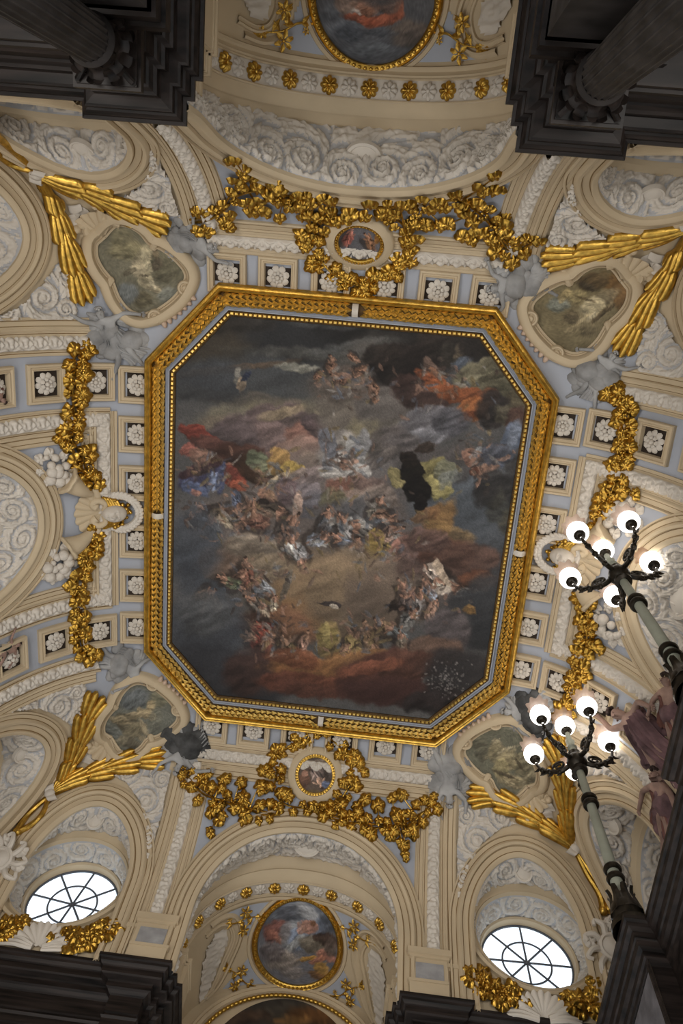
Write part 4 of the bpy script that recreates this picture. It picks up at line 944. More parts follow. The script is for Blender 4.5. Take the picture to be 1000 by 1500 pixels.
garland('leaf_garland', 'gilded vine garland left of the tumbling-cherubs medallion under the dark columns', 'garland', [h1(*q) for q in [(560,640),(640,620),(690,560),(770,545),(860,560),(940,575),(985,580)]], 26, .16, 'gilded vine garlands', [(*h1(x, y), s) for x, y, s in ((690,455,1.1),(715,490,1.1),(745,510,.9),(700,520,1),(730,600,1.2),(770,600,1.1),(820,620,.9),(860,585,1.1),(890,620,1),(600,660,1.1),(660,650,1.1),(900,690,1.2),(800,530,1))])
garland('leaf_garland', 'gilded vine garland right of the tumbling-cherubs medallion under the dark columns', 'garland', [h2(*q) for q in [(70,590),(180,590),(270,570),(350,575),(410,610),(450,660),(495,720),(560,700)]], 28, .16, 'gilded vine garlands', [(*h2(x, y), s) for x, y, s in ((450,500,1),(400,535,1.1),(440,545,1.1),(120,610,1.1),(240,640,1.1),(320,640,1.1),(290,640,1),(370,680,1.2),(400,660,1.1),(465,640,1.2),(455,715,1.2),(510,745,1.2),(190,660,1.1),(360,590,1.1),(200,720,1),(570,700,1))])
l1 = lambda x, y: (50+x/5.556, 650+y/5.556)
a3 = lambda x, y: (x/3.03, 380+y/3.03); a4 = lambda x, y: (x/3.03, 700+y/3.03)
garland('leaf_garland', 'gilded vine garland hanging beside the mask with its chin toward the left edge, upper one', 'garland', [a3(*q) for q in [(385,395),(325,430),(330,520),(320,600),(320,680),(310,780),(350,860),(375,940),(420,1030)]], 30, .10, 'gilded vine garlands', [(*a3(x, y), s) for x, y, s in ((350,510,1.3),(345,605,1.2),(290,740,1.2),(330,710,1.1),(260,790,.8),(380,860,1.3),(390,950,1.1),(340,630,1),(380,400,1.1))])
garland('leaf_garland', 'gilded vine garland hanging beside the mask with its chin toward the left edge, lower one', 'garland', [a4(*q) for q in [(425,220),(400,290),(370,360),(340,450),(345,560),(350,660),(355,740),(400,785),(440,800)]], 32, .10, 'gilded vine garlands', [(*a4(x, y), s) for x, y, s in ((410,260,1.2),(390,320,1.2),(370,390,1.1),(320,480,1.2),(340,600,1.2),(360,680,1.1),(420,790,1.2),(365,780,1),(350,340,1))])
r5 = lambda x, y: (700+x/3.333, 380+y/3.333); r6 = lambda x, y: (700+x/3.333, 720+y/3.333)
garland('leaf_garland', 'gilded vine garland on the right cove between grey angel and upper lamp globes', 'garland', [r5(*q) for q in [(640,600),(690,660),(735,720),(735,800),(735,890),(715,980),(690,1080),(640,1170),(600,1270),(590,1350)]], 32, .10, 'gilded vine garlands', [(*r5(x, y), s) for x, y, s in ((655,635,1.3),(715,690,1.2),(700,780,1.2),(710,900,1.2),(740,900,1.1),(680,1000,1.3),(770,1140,.9),(700,1120,1.2),(620,1160,1.1),(600,1270,1.2),(640,1210,1))])
garland('leaf_garland', 'gilded vine garland on the right cove between the two lamps, down to lower lamp globes', 'garland', [r6(*q) for q in [(520,480),(540,580),(545,660),(545,740),(510,830),(490,920),(465,1000),(455,1050),(390,1085)]], 30, .11, 'gilded vine garlands', [(*r6(x, y), s) for x, y, s in ((545,640,1.3),(570,740,1.2),(600,765,.8),(500,830,1.3),(480,930,1.2),(455,1020,1.2),(400,1080,1.2),(510,520,1.1),(530,880,1))])
# ---- medallions with their wreaths
def medallion(y, label, wl, strokes, base, wreath_px, extra, ctr):
    P = np.array(on(*ctr)); n = vn(P[0], P[1]); mw = frame_at(P+n*.05, n=n)
    t = thing('medallion', label, 'medallion', tuple(P), 'oval putto medallions')
    m = MB(); lathe(m, [(.455, .09), (.47, .13), (.50, .12), (.60, .10), (.64, .06), (.65, -.08)], 48); part(m, 'surround', CREAM, t, True, mw)
    m = MB(); lathe(m, [(.385, .05), (.39, .09), (.41, .10), (.455, .10), (.46, .08)], 48); part(m, 'gilt_ring', GOLD, t, True, mw)
    m = MB()
    for k in range(44): a = 2*math.pi*k/44; ball(m, (.432*math.cos(a), .432*math.sin(a), .11), .024, 6, 4)
    part(m, 'bead_row', GOLD, t, True, mw)
    rr_ = np.linspace(0, 1, 26); aa = np.linspace(0, 2*math.pi, 90, endpoint=False)
    V = np.array([(.39*q*math.cos(a), .39*q*math.sin(a), .045) for q in rr_ for a in aa]); W3 = mmul(mw, V)
    cv = canvas('painted_panel', W3-np.array(P), grid_faces(26, 90, False, True), paint(project(W3), base, strokes, 4, 1.6, .1), t)
    garland('leaf_wreath', wl, 'wreath', wreath_px, 34, .09, 'medallion wreaths', extra, False, .7, 1.05)
c1t = lambda x, y: (420+x/4.545, 270+y/4.545)
ms = []
ms += figure_strokes(512,345,15,110,(128,72,62),None,(168,108,92),9)+figure_strokes(540,352,15,60,(120,84,60),None,(164,116,88),9)
ms += [(528,375,9,3,10,(148,144,142),.8,.4),(520,383,8,3,-20,(140,136,138),.7,.4),(553,350,4,8,10,(160,104,44),.9,.4),(505,372,14,8,0,(86,92,104),.8,.6),(540,330,10,5,0,(120,116,112),.7,.6)]
medallion(-1, 'round medallion with tumbling cherubs on blue sky, under the dark columns', 'gilded leaf wreath round the tumbling-cherubs medallion', ms, (92, 90, 94), [c1t(*q) for q in [(340,150),(230,240),(190,330),(200,430),(280,560),(400,640),(520,670),(640,600),(740,570),(800,480),(830,350),(780,250),(700,190),(640,180)]], [(*c1t(x, y), s) for x, y, s in ((395,165,1.3),(640,175,1.4),(130,330,1.3),(140,390,1.1),(190,510,1.1),(370,620,1.2),(580,620,1.2),(700,570,1.1),(770,480,1.2),(810,340,1.2),(900,240,1.2),(520,690,1.2),(160,200,1.1),(290,200,1))], (527, 351))
ms = figure_strokes(466,1140,20,-112,(122,104,96),None,(196,156,130),9)
ms += [(478,1150,8,5,20,(94,106,136),.9,.4),(448,1125,9,8,30,(88,68,56),.9,.4),(444,1145,10,10,0,(104,72,56),.9,.5),(455,1118,8,5,0,(90,76,62),.8,.5),(468,1116,10,4,-20,(126,112,98),.7,.5),(460,1163,18,5,0,(92,76,46),.8,.5),(486,1128,6,14,0,(98,88,84),.7,.6),(446,1134,5,5,0,(150,108,88),.8,.4)]
medallion(1, 'round medallion with an upright pale cherub on brown ground, above the round-windowed wall', 'gilded leaf wreath round the upright-cherub medallion', ms, (84, 70, 60), [c2(*q) for q in [(520,125),(450,170),(400,210),(390,280),(380,350),(420,400),(500,415),(580,420),(630,370),(665,300),(680,240),(630,190),(570,140),(530,120)]], [(*c2(x, y), s) for x, y, s in ((395,210,1.3),(360,280,1.3),(410,370,1.2),(520,115,1.2),(470,160,1.2),(630,195,1.3),(680,250,1.4),(665,330,1.2),(610,400,1.2),(550,420,1),(350,330,1.1),(700,270,1))], (462, 1136))
# ================================================================ CORNERS: cartouches, clouds with figures, palms
def fan_shell(m, R, ribs=9, span=150, lipz=.06, mi=0, inner=.08):
    nr, na = 9, ribs*6+1; V = []
    for i in range(nr):
        q = i/(nr-1)
        for j in range(na):
            a = math.radians(-span/2+span*j/(na-1)); w = abs(math.sin(ribs*math.pi*j/(na-1)))
            r = R*(inner+(1-inner)*q)*(1-.06*(1-w)*q); V.append((r*math.sin(a), r*math.cos(a), lipz*(.3+.9*math.sin(q*math.pi*.62))+.05*w*q*R*2.2*(.4+.6*q)))
    m.add(V, grid_faces(nr, na), mi); return m
CT = [(175,285),(158,305),(160,370),(190,430),(228,476),(250,505),(265,545),(290,600),(340,660),(400,688),(455,682),(500,668),(545,640),(590,605),(630,560),(660,500),(662,460),(640,420),(590,365),(530,318),(485,300),(450,275),(420,235),(385,205),(340,183),(285,178),(250,205),(215,250)]
CTP = [np.array(on(100+x/3.846, 280+y/3.846)) for x, y in CT]
def ctp(x, y, sx, sy, h=0.0):                       # a point of the cartouche drawing, mirrored into corner (sx, sy)
    p = on(100+x/3.846, 280+y/3.846); q = np.array([abs(p[0])*sx, abs(p[1])*sy, p[2]]); return q+vn(q[0], q[1])*h
def cartouche(sx, sy, label, base, strokes):
    C = ctp(420, 430, sx, sy); t = thing('cartouche', label, 'cartouche', tuple(C), 'scrolled corner cartouches')
    out = np.array([(abs(p[0])*sx, abs(p[1])*sy) for p in CTP]); out = smooth_path(out, 120, True); cen = out.mean(0)
    def lifted(xy, h): z = zv(*xy); return np.array([xy[0], xy[1], z])+vn(*xy)*h
    rings = np.linspace(0, 1.03, 34); V = np.array([lifted(cen+(o-cen)*q, .06) for q in rings for o in out])
    canvas('painted_panel', V-C, grid_faces(34, 120, False, True), paint(project(V), base, strokes, 6, 3.0, .1), t)
    P = np.array([lifted(o, .06) for o in out]); N = np.array([vn(p[0], p[1]) for p in P])
    Tn = tangents(P, True); B = np.cross(Tn[0], N[0]); sg = 1 if np.dot(B[:2], out[0]-cen) > 0 else -1
    m = MB(); sweep(m, P, N, [(sg*a, h) for a, h in [(-.02, -.01), (-.02, .04), (.02, .06), (.035, .02), (.06, .02), (.075, .09), (.12, .15), (.20, .155), (.26, .11), (.285, .05), (.29, -.10)]], closed=True); part(m, 'frame', CREAM, t)
    # volutes towards the great frame, with a gadrooned roll between them
    va, vb = ctp(500, 705, sx, sy), ctp(668, 545, sx, sy)
    for v in (va, vb):
        m = MB(); lathe(m, [(0, .17), (.035, .19), (.06, .17), (.07, .145), (.085, .145), (.10, .18), (.13, .19), (.155, .16), (.16, -.02)], 22); part(m, 'volute', CREAM, t, True, frame_at(v))
    for k in range(7):
        q = (k+1)/8; p = va*(1-q)+vb*q; inn = nrm(np.array([C[0]-p[0], C[1]-p[1], 0])); p = p-inn*.17; n = vn(p[0], p[1])
        m = MB(); ball(m, (0, 0, .05), .1, 10, 7, sq=(.62, 1.45, .8)); part(m, 'gadroon', PINKC, t, True, frame_at(p, up=inn, n=n))
    # notches on the long sides: small paired curls
    for (x, y, x2, y2) in ((236, 502, 205, 560), (486, 300, 520, 245)):
        p = ctp(x, y, sx, sy, .08); e = ctp(x2, y2, sx, sy, .05)
        m = MB(); ball(m, p, .085, 10, 6, sq=(1, 1, .7)); tube(m, smooth_path([p, (p+e)/2+vn(p[0], p[1])*.05, e], 10), np.linspace(.075, .05, 10), 8); ball(m, e, .085, 10, 6); part(m, 'side_curl', CREAM, t)
    # shell at the outer end and the two flying scrolls beside it
    s0 = ctp(215, 240, sx, sy, .08); s1 = ctp(120, 175, sx, sy); m = MB(); fan_shell(m, .58, 9, 165, .10); part(m, 'shell', CREAM, t, True, frame_at(s0, up=s1-s0))
    for pts in ([(130,250),(105,240),(95,200),(60,195),(40,215)], [(300,165),(240,140),(190,120),(185,80),(160,60)]):
        Q = np.array([ctp(x, y, sx, sy, .09) for x, y in pts]); m = MB(); tube(m, smooth_path(Q, 22), np.linspace(.10, .06, 22), 8); ball(m, Q[-1], .085, 10, 6); part(m, 'flying_scroll', CREAM, t)
    # white ribbon between shell and palms
    for k, pts in enumerate(([(115,150),(90,120),(60,110),(30,70)], [(120,160),(80,150),(40,170),(20,130)])):
        Q = smooth_path([ctp(x, y, sx, sy, .05+.02*k) for x, y in pts], 14); m = MB(); V = []
        for i, q in enumerate(Q):
            n = vn(q[0], q[1]); b = nrm(np.cross(tangents(Q)[i], n))
            for e in (-.14, -.05, .05, .14): V.append(q+b*e+n*(.03*math.sin(i*.9)+(.02 if abs(e) < .1 else 0)))
        m.add(V, grid_faces(14, 4)); part(m, 'ribbon', STUCCO, t)
    return t
PINKC = material('rosy_plaster', (0.56, 0.42, 0.32), .75, mottle=.08, scale=2)
cA = lambda x, y: (100+x/3.846, 280+y/3.846); cB = lambda x, y: (620+x/3.846, 1010+y/3.846); cC = lambda x, y: (700+x/3.846, 360+y/3.846); cD = lambda x, y: (x/2.857, 1000+y/2.857)
def stk(f, L): return [(*f(x, y), rx/3.846, ry/3.846, an, c, op, so) for (x, y, rx, ry, an, c, op, so) in L]
OL, LT, DK, BL_ = (112,104,78), (158,146,116), (66,58,46), (112,118,122)
cartouche(-1, -1, 'cartouche with a pale nude rising in olive cloud, nearest the upper left dark pier', (110,105,86), stk(cA, [(330,330,110,60,10,(140,130,96),.8,.7),(300,250,60,50,0,(128,120,92),.8,.7),(560,430,110,90,0,(104,98,76),.8,.7),(420,360,40,70,30,LT,.9,.5),(400,440,50,50,20,(170,156,126),.9,.5),(430,500,46,40,40,LT,.9,.4),(480,550,40,20,30,(160,146,116),.85,.4),(470,530,30,14,60,(172,160,132),.85,.4),(440,400,20,60,-20,(176,164,132),.8,.5),(500,410,26,50,30,(92,82,66),.85,.5),(490,350,20,26,0,(128,112,86),.8,.5),(420,610,50,50,10,(92,84,62),.85,.5),(330,580,60,60,0,BL_,.7,.7),(560,590,60,40,-30,(116,118,110),.7,.7),(340,450,40,16,-30,(92,84,66),.7,.6),(420,470,26,8,10,DK,.6,.6)]))
cartouche(1, -1, 'cartouche with a swirling figure in brown cloud, nearest the dark fluted column top right', (112,100,72), stk(cC, [(800,260,70,140,-30,(112,82,48),.85,.7),(640,200,90,50,-10,(84,68,46),.85,.6),(620,230,60,20,20,DK,.7,.6),(700,300,110,40,-30,(128,114,86),.85,.6),(640,350,70,60,20,(166,152,118),.9,.5),(620,410,70,30,-10,(158,142,108),.9,.5),(700,380,90,14,-40,(84,70,48),.8,.5),(560,290,50,40,0,(150,134,92),.8,.6),(450,330,60,40,0,(118,122,112),.8,.7),(520,400,40,40,30,(96,84,62),.85,.5),(540,460,60,20,-30,(146,130,96),.8,.5),(620,470,60,40,10,(110,98,72),.8,.6),(640,390,40,10,-40,(188,174,140),.8,.5),(760,300,60,8,-60,(150,130,96),.7,.5),(480,280,24,40,30,(160,140,96),.8,.5),(600,300,60,8,20,(80,66,46),.7,.5)]))
cartouche(-1, 1, 'cartouche with a stooping pale figure on blue grey, above the left round window', (100,100,90), [(x/2.857, 1000+y/2.857, rx/2.857, ry/2.857, a, c, o, s) for (x, y, rx, ry, a, c, o, s) in [(630,100,20,26,20,(166,146,110),.9,.4),(610,135,44,22,20,(162,144,110),.9,.4),(560,140,50,14,-10,(150,134,104),.9,.5),(530,175,60,40,20,(92,84,66),.85,.5),(500,160,50,16,10,(140,126,98),.85,.5),(560,200,50,26,-20,(120,110,86),.85,.5),(470,220,50,30,30,(106,108,102),.85,.6),(600,190,40,12,60,(146,132,104),.8,.5),(650,160,30,50,0,(108,106,92),.7,.7),(560,70,60,40,-20,(94,98,100),.8,.7),(660,70,40,30,30,(128,122,96),.7,.7),(540,250,50,24,10,(86,78,62),.8,.5),(600,230,30,10,30,(142,128,100),.8,.5),(500,250,40,20,-30,(112,104,84),.8,.5)]])
cartouche(1, 1, 'cartouche with seated draped figures in grey, beside the lower lamp globes', (104,102,86), stk(cB, [(410,300,26,26,0,(150,138,110),.9,.4),(420,360,50,60,0,(140,128,98),.9,.5),(480,400,60,60,20,(156,142,108),.9,.5),(440,450,40,60,10,(144,132,96),.9,.5),(500,520,80,40,10,(148,134,102),.9,.5),(580,440,60,60,0,(120,112,88),.9,.5),(560,370,60,16,-20,(136,126,98),.85,.5),(600,500,60,30,-30,(140,130,104),.85,.5),(350,380,20,18,0,(134,122,96),.85,.4),(480,340,70,8,-20,(166,154,124),.8,.4),(460,480,70,10,20,DK,.7,.5),(540,420,40,8,60,DK,.6,.5),(520,260,80,40,20,(118,116,98),.7,.7),(330,330,40,70,0,(96,92,76),.8,.7),(560,570,60,16,-40,(152,140,112),.8,.5),(480,530,50,10,30,(172,158,124),.8,.5)]))
# ---- a body grown over a skeleton with the Skin modifier, baked to one mesh
def body_mesh(name, J, mats=None):
    """J: joint -> ((x, y, z), radius). One continuous figure rooted at the pelvis."""
    E_ = [('pelvis','waist'),('waist','chest'),('chest','neck'),('neck','head'),('head','crown'),('chest','sl'),('sl','el'),('el','wl'),('wl','hl'),('chest','sr'),('sr','er'),('er','wr'),('wr','hr'),('pelvis','pl'),('pl','kl'),('kl','al'),('al','fl'),('pelvis','pr'),('pr','kr'),('kr','ar'),('ar','fr')]
    names = list(J); me = bpy.data.meshes.new(name); me.from_pydata([J[k][0] for k in names], [(names.index(a), names.index(b)) for a, b in E_], [])
    o = bpy.data.objects.new(name, me); SC.collection.objects.link(o)
    o.modifiers.new('s', 'SKIN'); sv = me.skin_vertices[0].data
    for i, k in enumerate(names): sv[i].radius = (J[k][1], J[k][1]*(.8 if k in ('chest', 'waist', 'pelvis') else 1)); sv[i].use_root = (k == 'pelvis')
    su = o.modifiers.new('d', 'SUBSURF'); su.levels = 2; su.render_levels = 2
    bpy.context.view_layer.update(); dg = bpy.context.evaluated_depsgraph_get(); res = bpy.data.meshes.new_from_object(o.evaluated_get(dg)); res.name = name
    bpy.data.objects.remove(o); res.polygons.foreach_set('use_smooth', [True]*len(res.polygons)); return res
def pose(arm_l=(.5, .5), arm_r=(-.4, -.5), lean=0.0, knees=((.18, -.32, .16), (-.10, -.40, .1)), feet=((.30, -.62, .04), (-.30, -.66, .05)), head=(0, 0)):
    def d(a, r): return np.array([math.sin(a)*r, -math.cos(a)*r, 0.0])
    J = {}; L = lean
    J['pelvis'] = ((0, 0, .10), .125); J['waist'] = ((L*.12, .14, .12), .105); J['chest'] = ((L*.28, .31, .14), .135); J['neck'] = ((L*.36, .44, .15), .052)
    J['head'] = ((L*.4+head[0]*.5, .52, .18), .088); J['crown'] = ((L*.42+head[0], .60, .18+head[1]), .078)
    for s, k, a in ((1, 'l', arm_l), (-1, 'r', arm_r)):
        S0 = np.array([L*.3+s*.16, .37, .14]); E0 = S0+np.array([math.cos(a[0])*.25*s, math.sin(a[0])*.25, .05]); W0 = E0+np.array([math.cos(a[1])*.23*s, math.sin(a[1])*.23, .03]); H0 = W0+(W0-E0)*.36
        J['s'+k] = (tuple(S0), .062); J['e'+k] = (tuple(E0), .047); J['w'+k] = (tuple(W0), .034); J['h'+k] = (tuple(H0), .038)
    for i, k in ((0, 'l'), (1, 'r')):
        s = 1 if k == 'l' else -1; J['p'+k] = ((s*.085, -.05, .11), .092); J['k'+k] = (knees[i], .066); J['a'+k] = (feet[i], .04)
        f = np.array(feet[i]); J['f'+k] = (tuple(f+np.array([s*.05, -.09, .03])), .036)
    return J
def face_bits(J, mat, t, mw, hair=None):
    h = np.array(J['head'][0]); c = np.array(J['crown'][0]); up = nrm(c-h); f = nrm(np.array([0, 0, 1])-up*up[2]); r = np.cross(up, f); o = h+up*.02
    def bit(nm, c_, R, sq=(1, 1, 1)): m = MB(); ball(m, c_, R, 6, 5, sq=sq); part(m, nm, mat, t, True, mw)
    bit('nose', o+f*.088-up*.012, .017); bit('mouth', o+f*.078-up*.045, .014, (1.3, .6, .7))
    for s in (-1, 1): bit('eye', o+f*.078+r*s*.032+up*.022, .011); bit('ear', o+r*s*.09-up*.005, .016)
    m = MB(); rg = random.Random(4)
    for k in range(26):
        a = rg.uniform(0, 6.28); e = rg.uniform(.05, 1.25); v = c-up*.02+(up*math.cos(e)+(r*math.cos(a)+f*math.sin(a)*.75)*math.sin(e))*.075
        ball(m, v, .028, 6, 4)
    part(m, 'hair', hair or mat, t, True, mw)
def hand_bits(J, mat, t, mw):
    for k in 'lr':
        w = np.array(J['w'+k][0]); h = np.array(J['h'+k][0]); d = nrm(h-w); s = nrm(np.cross(d, [0, 0, 1]))
        for q, (off, ln) in enumerate(((-.026, .055), (-.009, .068), (.009, .064), (.026, .05))):
            p = h+d*.012+s*off; m = MB(); tube(m, [p, p+d*ln*.55+s*off*.4, p+d*ln+s*off*.5-np.array([0, 0, .018])], [.011, .010, .007], 6); part(m, 'finger', mat, t, True, mw)
        p = h-d*.01-s*.03; m = MB(); tube(m, [p, p+d*.03-s*.022, p+d*.055-s*.026], [.012, .011, .008], 6); part(m, 'thumb', mat, t, True, mw)
def lumps(m, n, rx, ry, rz, seed, rmin=.1, rmax=.24):
    rg = random.Random(seed)
    for k in range(n):
        a = rg.uniform(0, 6.28); q = math.sqrt(rg.random()); r = rg.uniform(rmin, rmax)*(1.15-.5*q)
        c = np.array([rx*q*math.cos(a), ry*q*math.sin(a), rz*(1-q*q)-.03]); n0 = m.n; ball(m, c, r, 14, 10, sq=(1.25, .95, .7))
        v = m.v[-1]; d = v-c; l = np.linalg.norm(d, axis=1, keepdims=True); w = fbm(v[:, 0]*7+k, v[:, 1]*7+v[:, 2]*5, seed, 3); m.v[-1] = c+d*(.8+.5*w[:, None])
def drape(m, P0, P1, wid, seed, folds=6, bulge=.10):
    """a length of folded cloth from P0 to P1 (local coords)"""
    rg = random.Random(seed); n, k = 22, 25; V = []; P0, P1 = np.array(P0, float), np.array(P1, float); d = P1-P0; b = nrm(np.cross(d, [0, 0, 1])); ph = rg.uniform(0, 6)
    for i in range(n):
        q = i/(n-1); w = wid*(.55+.6*q+.12*math.sin(q*7+ph))
        for j in range(k):
            e = j/(k-1)*2-1; z = bulge*(1-e*e)*(1-.35*q)+.032*math.sin(folds*math.pi*e+ph+2.4*q)+.014*math.sin(13*e+5*q)
            V.append(P0+d*q+b*(e*w+.05*math.sin(q*5+ph))+np.array([0, 0, z]))
    m.add(V, grid_faces(n, k))
def angel(px, label, sc, rot, J, seed, lump, wing=True, mat=None, cat='sculpture', group='grey plaster angels on clouds', robe=None, hair=None, sink=.0, cloudmat=None, dr=((0, .1, .1), (.15, -.55, .06), .2)):
    mat = mat or GREYS
    P = on(*px); t = thing('cloud_angel' if wing else 'painted_figure', label, cat, tuple(P), group); n = vn(P[0], P[1])
    mw = frame_at(P-n*sink, n=n)@Matrix.Rotation(math.radians(rot), 4, 'Z')@Matrix.Scale(sc, 4)
    child('body', body_mesh('body', J), t, mw).data.materials.append(mat)
    face_bits(J, mat, t, mw, hair); hand_bits(J, mat, t, mw)
    m = MB(); lumps(m, *lump); part(m, 'cloud', cloudmat or GREYS, t, 'all', mw)
    m = MB(); drape(m, dr[0], dr[1], dr[2], seed); drape(m, (-.1, .3, .12), (-.3, -.2, .05), .12, seed+1); part(m, 'drapery', robe or mat, t, 'all', mw)
    if wing:
        for s in (-1, 1):
            m = MB()
            for k in range(7):
                a = math.radians(40+k*14)*s; b0 = np.array([s*.08, .33, .03]); L = .42-.02*k; dd = np.array([math.sin(a), math.cos(a), 0])
                tube(m, [b0+dd*.05, b0+dd*L*.5+np.array([0, 0, .07]), b0+dd*L+np.array([0, -.05, .02])], [.06, .075, .03], 7)
            m.v[-1][:, 2] = m.v[-1][:, 2]*.8
            part(m, 'wing', mat, t, True, mw)
    return t
angel((275,352), 'grey plaster angel on a cloud left under the upper garland, beside the upper left cartouche', 0.88, 70, pose((.6, 1.2), (-.3, .4), .3), 1, (26, .55, .42, .16, 1))
angel((170,495), 'grey plaster angel on a cloud under the upper left cartouche, above the mask garland', 1.04, 150, pose((.2, -.4), (.5, .9), -.3), 2, (30, .62, .45, .16, 2), dr=((0, .1, .1), (.3, -.5, .06), .26))
angel((762,410), 'grey plaster angel on a cloud left of the upper right cartouche', 0.95, -50, pose((.9, .3), (-.2, .6), -.2), 3, (30, .58, .5, .18, 3))
angel((874,549), 'grey plaster angel on a cloud below the upper right cartouche', 0.88, -150, pose((.1, .7), (.4, -.4), .3), 4, (34, .62, .48, .2, 4))
angel((180,968), 'grey plaster angel bowed on a cloud above the lower left cartouche', 0.95, -60, pose((-.4, -.9), (.3, .8), .5, head=(.1, -.05)), 5, (28, .5, .42, .16, 5))
angel((272,1086), 'grey plaster angel with dark cloud right of the lower left cartouche', 1.12, -165, pose((.8, 1.3), (.2, -.5), -.3), 6, (26, .5, .42, .14, 6), cloudmat=DGREY, dr=((0, .1, .1), (-.35, -.3, .08), .2))
angel((655,1130), 'grey plaster angel with arms raised left of the lower right cartouche', 1.16, 160, pose((1.0, 1.9), (.9, 1.8), .1), 7, (24, .46, .42, .12, 7))
angel((782,1045), 'grey plaster angel on dark cloud above the lower right cartouche', 1.04, 60, pose((.5, 1.2), (-.2, -.9), .3), 8, (28, .55, .45, .14, 8), cloudmat=DGREY, dr=((0, .1, .1), (.35, -.5, .06), .26))
# ---- gilt palms tied with a ribbon in each corner
def blade(px0, px1, px2, wid, h0, root, lam=1.0):
    Q = smooth_path(np.array([px0, px1, px2], float), 14); P = np.array([on(x, y) for x, y in Q]); N = np.array([vn(p[0], p[1]) for p in P])
    for _ in range(2): N[1:-1] = (N[:-2]+2*N[1:-1]+N[2:])/4
    Tn = tangents(P); m = MB(); V = []
    for i in range(14):
        q = i/13; w = wid*(min(1, .35+1.3*q))*(1 if q < .86 else math.sqrt(max(.12, 1-((q-.86)/.15)**2))); b = np.cross(Tn[i], N[i]); h = h0+.04*math.sin(q*math.pi)+.05*q*q
        for e, z in ((-1, -.05), (-.95, .0), (-.5, .05), (0, .062), (.5, .05), (.95, .0), (1, -.05)): V.append(P[i]+b*e*w+N[i]*(h+z))
    F = grid_faces(14, 7); F += [tuple(range(7))[::-1], tuple(13*7+k for k in range(7))]
    m.add(V, F); part(m, 'palm_blade', GOLD, root)
def palm(label, knot, br1, br2, stems, wd=.088):
    K = on(*knot); t = thing('palm_branches', label, 'palm', tuple(K), 'gilt palms tied in the corners')
    for br in (br1, br2):
        Q = smooth_path(np.array([knot]+br, float), 120); Tn = tangents(Q); L = np.linalg.norm(np.diff(Q, axis=0), axis=1).sum()
        P3 = np.array([on(*q, .04) for q in Q[::4]]); m = MB(); tube(m, P3[:24], np.linspace(.06, .03, 24), 7); part(m, 'stem', GOLD, t)
        nc = 4                                            # overlapping sheaves, each of five blades that fan out
        for c in range(nc):
            i0 = int(c*25); ln = 44
            for b_ in (-1.6, 1.6, -.55, .55):
                i = min(119, i0+int(3*abs(b_))); j = min(119, i0+int(ln*.5)); e = min(119, i0+ln-int(3.5*abs(b_))); nn_ = lambda k: np.array([-Tn[k][1], Tn[k][0]])
                grow = .55+.45*min(1, c/1.5)
                p0 = Q[i]+nn_(i)*b_*1.6; p1 = Q[j]+nn_(j)*b_*6.6*grow; over = (i0+ln-119) if i0+ln > 119 else 0
                p2 = Q[e]+nn_(e)*(b_*8.6*grow+np.sign(b_)*2.0)+Tn[e]*over*.25
                blade(p0, p1, p2, wd, .11-.03*(c % 2)-.02*abs(b_), t)
    for st in stems:
        Q = smooth_path(np.array([knot]+st, float), 30); P = np.array([on(x, y, .07) for x, y in Q]); m = MB(); tube(m, P, np.linspace(.055, .075, 30), 8); ball(m, P[-1], .10, 9, 6); part(m, 'stalk', GOLD, t)
    n = vn(K[0], K[1]); mw = frame_at(K+n*.1, n=n); m = MB()
    for s in (-1, 1):
        V = []
        for i in range(9):
            q = i/8; a = q*math.pi; V += [(s*(.02+.16*math.sin(a*.5)), -.10+.05*q, .05+.07*math.sin(a)), (s*(.02+.19*math.sin(a*.5)), .10+.05*q, .05+.07*math.sin(a))]
        m.add(V, grid_faces(9, 2))
    ball(m, (0, 0, .05), .11, 10, 6, sq=(1, 1.1, .6)); part(m, 'ribbon_knot', STUCCO, t, True, mw)
    return t
g7 = lambda x, y: (x/6.25, 1000+y/6.25)
palm('gilt crossed palms with looped stalks in the corner above the left round window', (75,1166), [(100,1118),(115,1080),(128,1045),(147,1012)], [(112,1143),(160,1126),(205,1114),(248,1108)], [[(58,1180),(38,1200),(25,1221)],[(62,1196),(45,1212),(27,1222)]])
palm('gilt crossed palms with twin stalks in the corner behind the lamp with the lower base', (840,1246), [(833,1190),(828,1140),(818,1100),(806,1074)], [(800,1213),(755,1185),(715,1168),(680,1168)], [[(858,1282),(876,1312),(882,1337)],[(866,1285),(884,1312),(890,1334)]])
palm('gilt crossed palms in the corner below the dark pier at the upper left', (54,246), [(74,292),(93,350),(110,400),(126,447)], [(92,262),(140,279),(190,305),(252,330)], [[(28,222),(0,196),(-25,172)],[(20,236),(-5,216),(-28,180)]])
palm('gilt crossed palms in the corner below the dark column at the upper right', (1012,326), [(985,395),(955,440),(925,490),(905,520)], [(960,340),(905,353),(850,368),(790,375)], [[(1040,305),(1062,288),(1080,270)]])
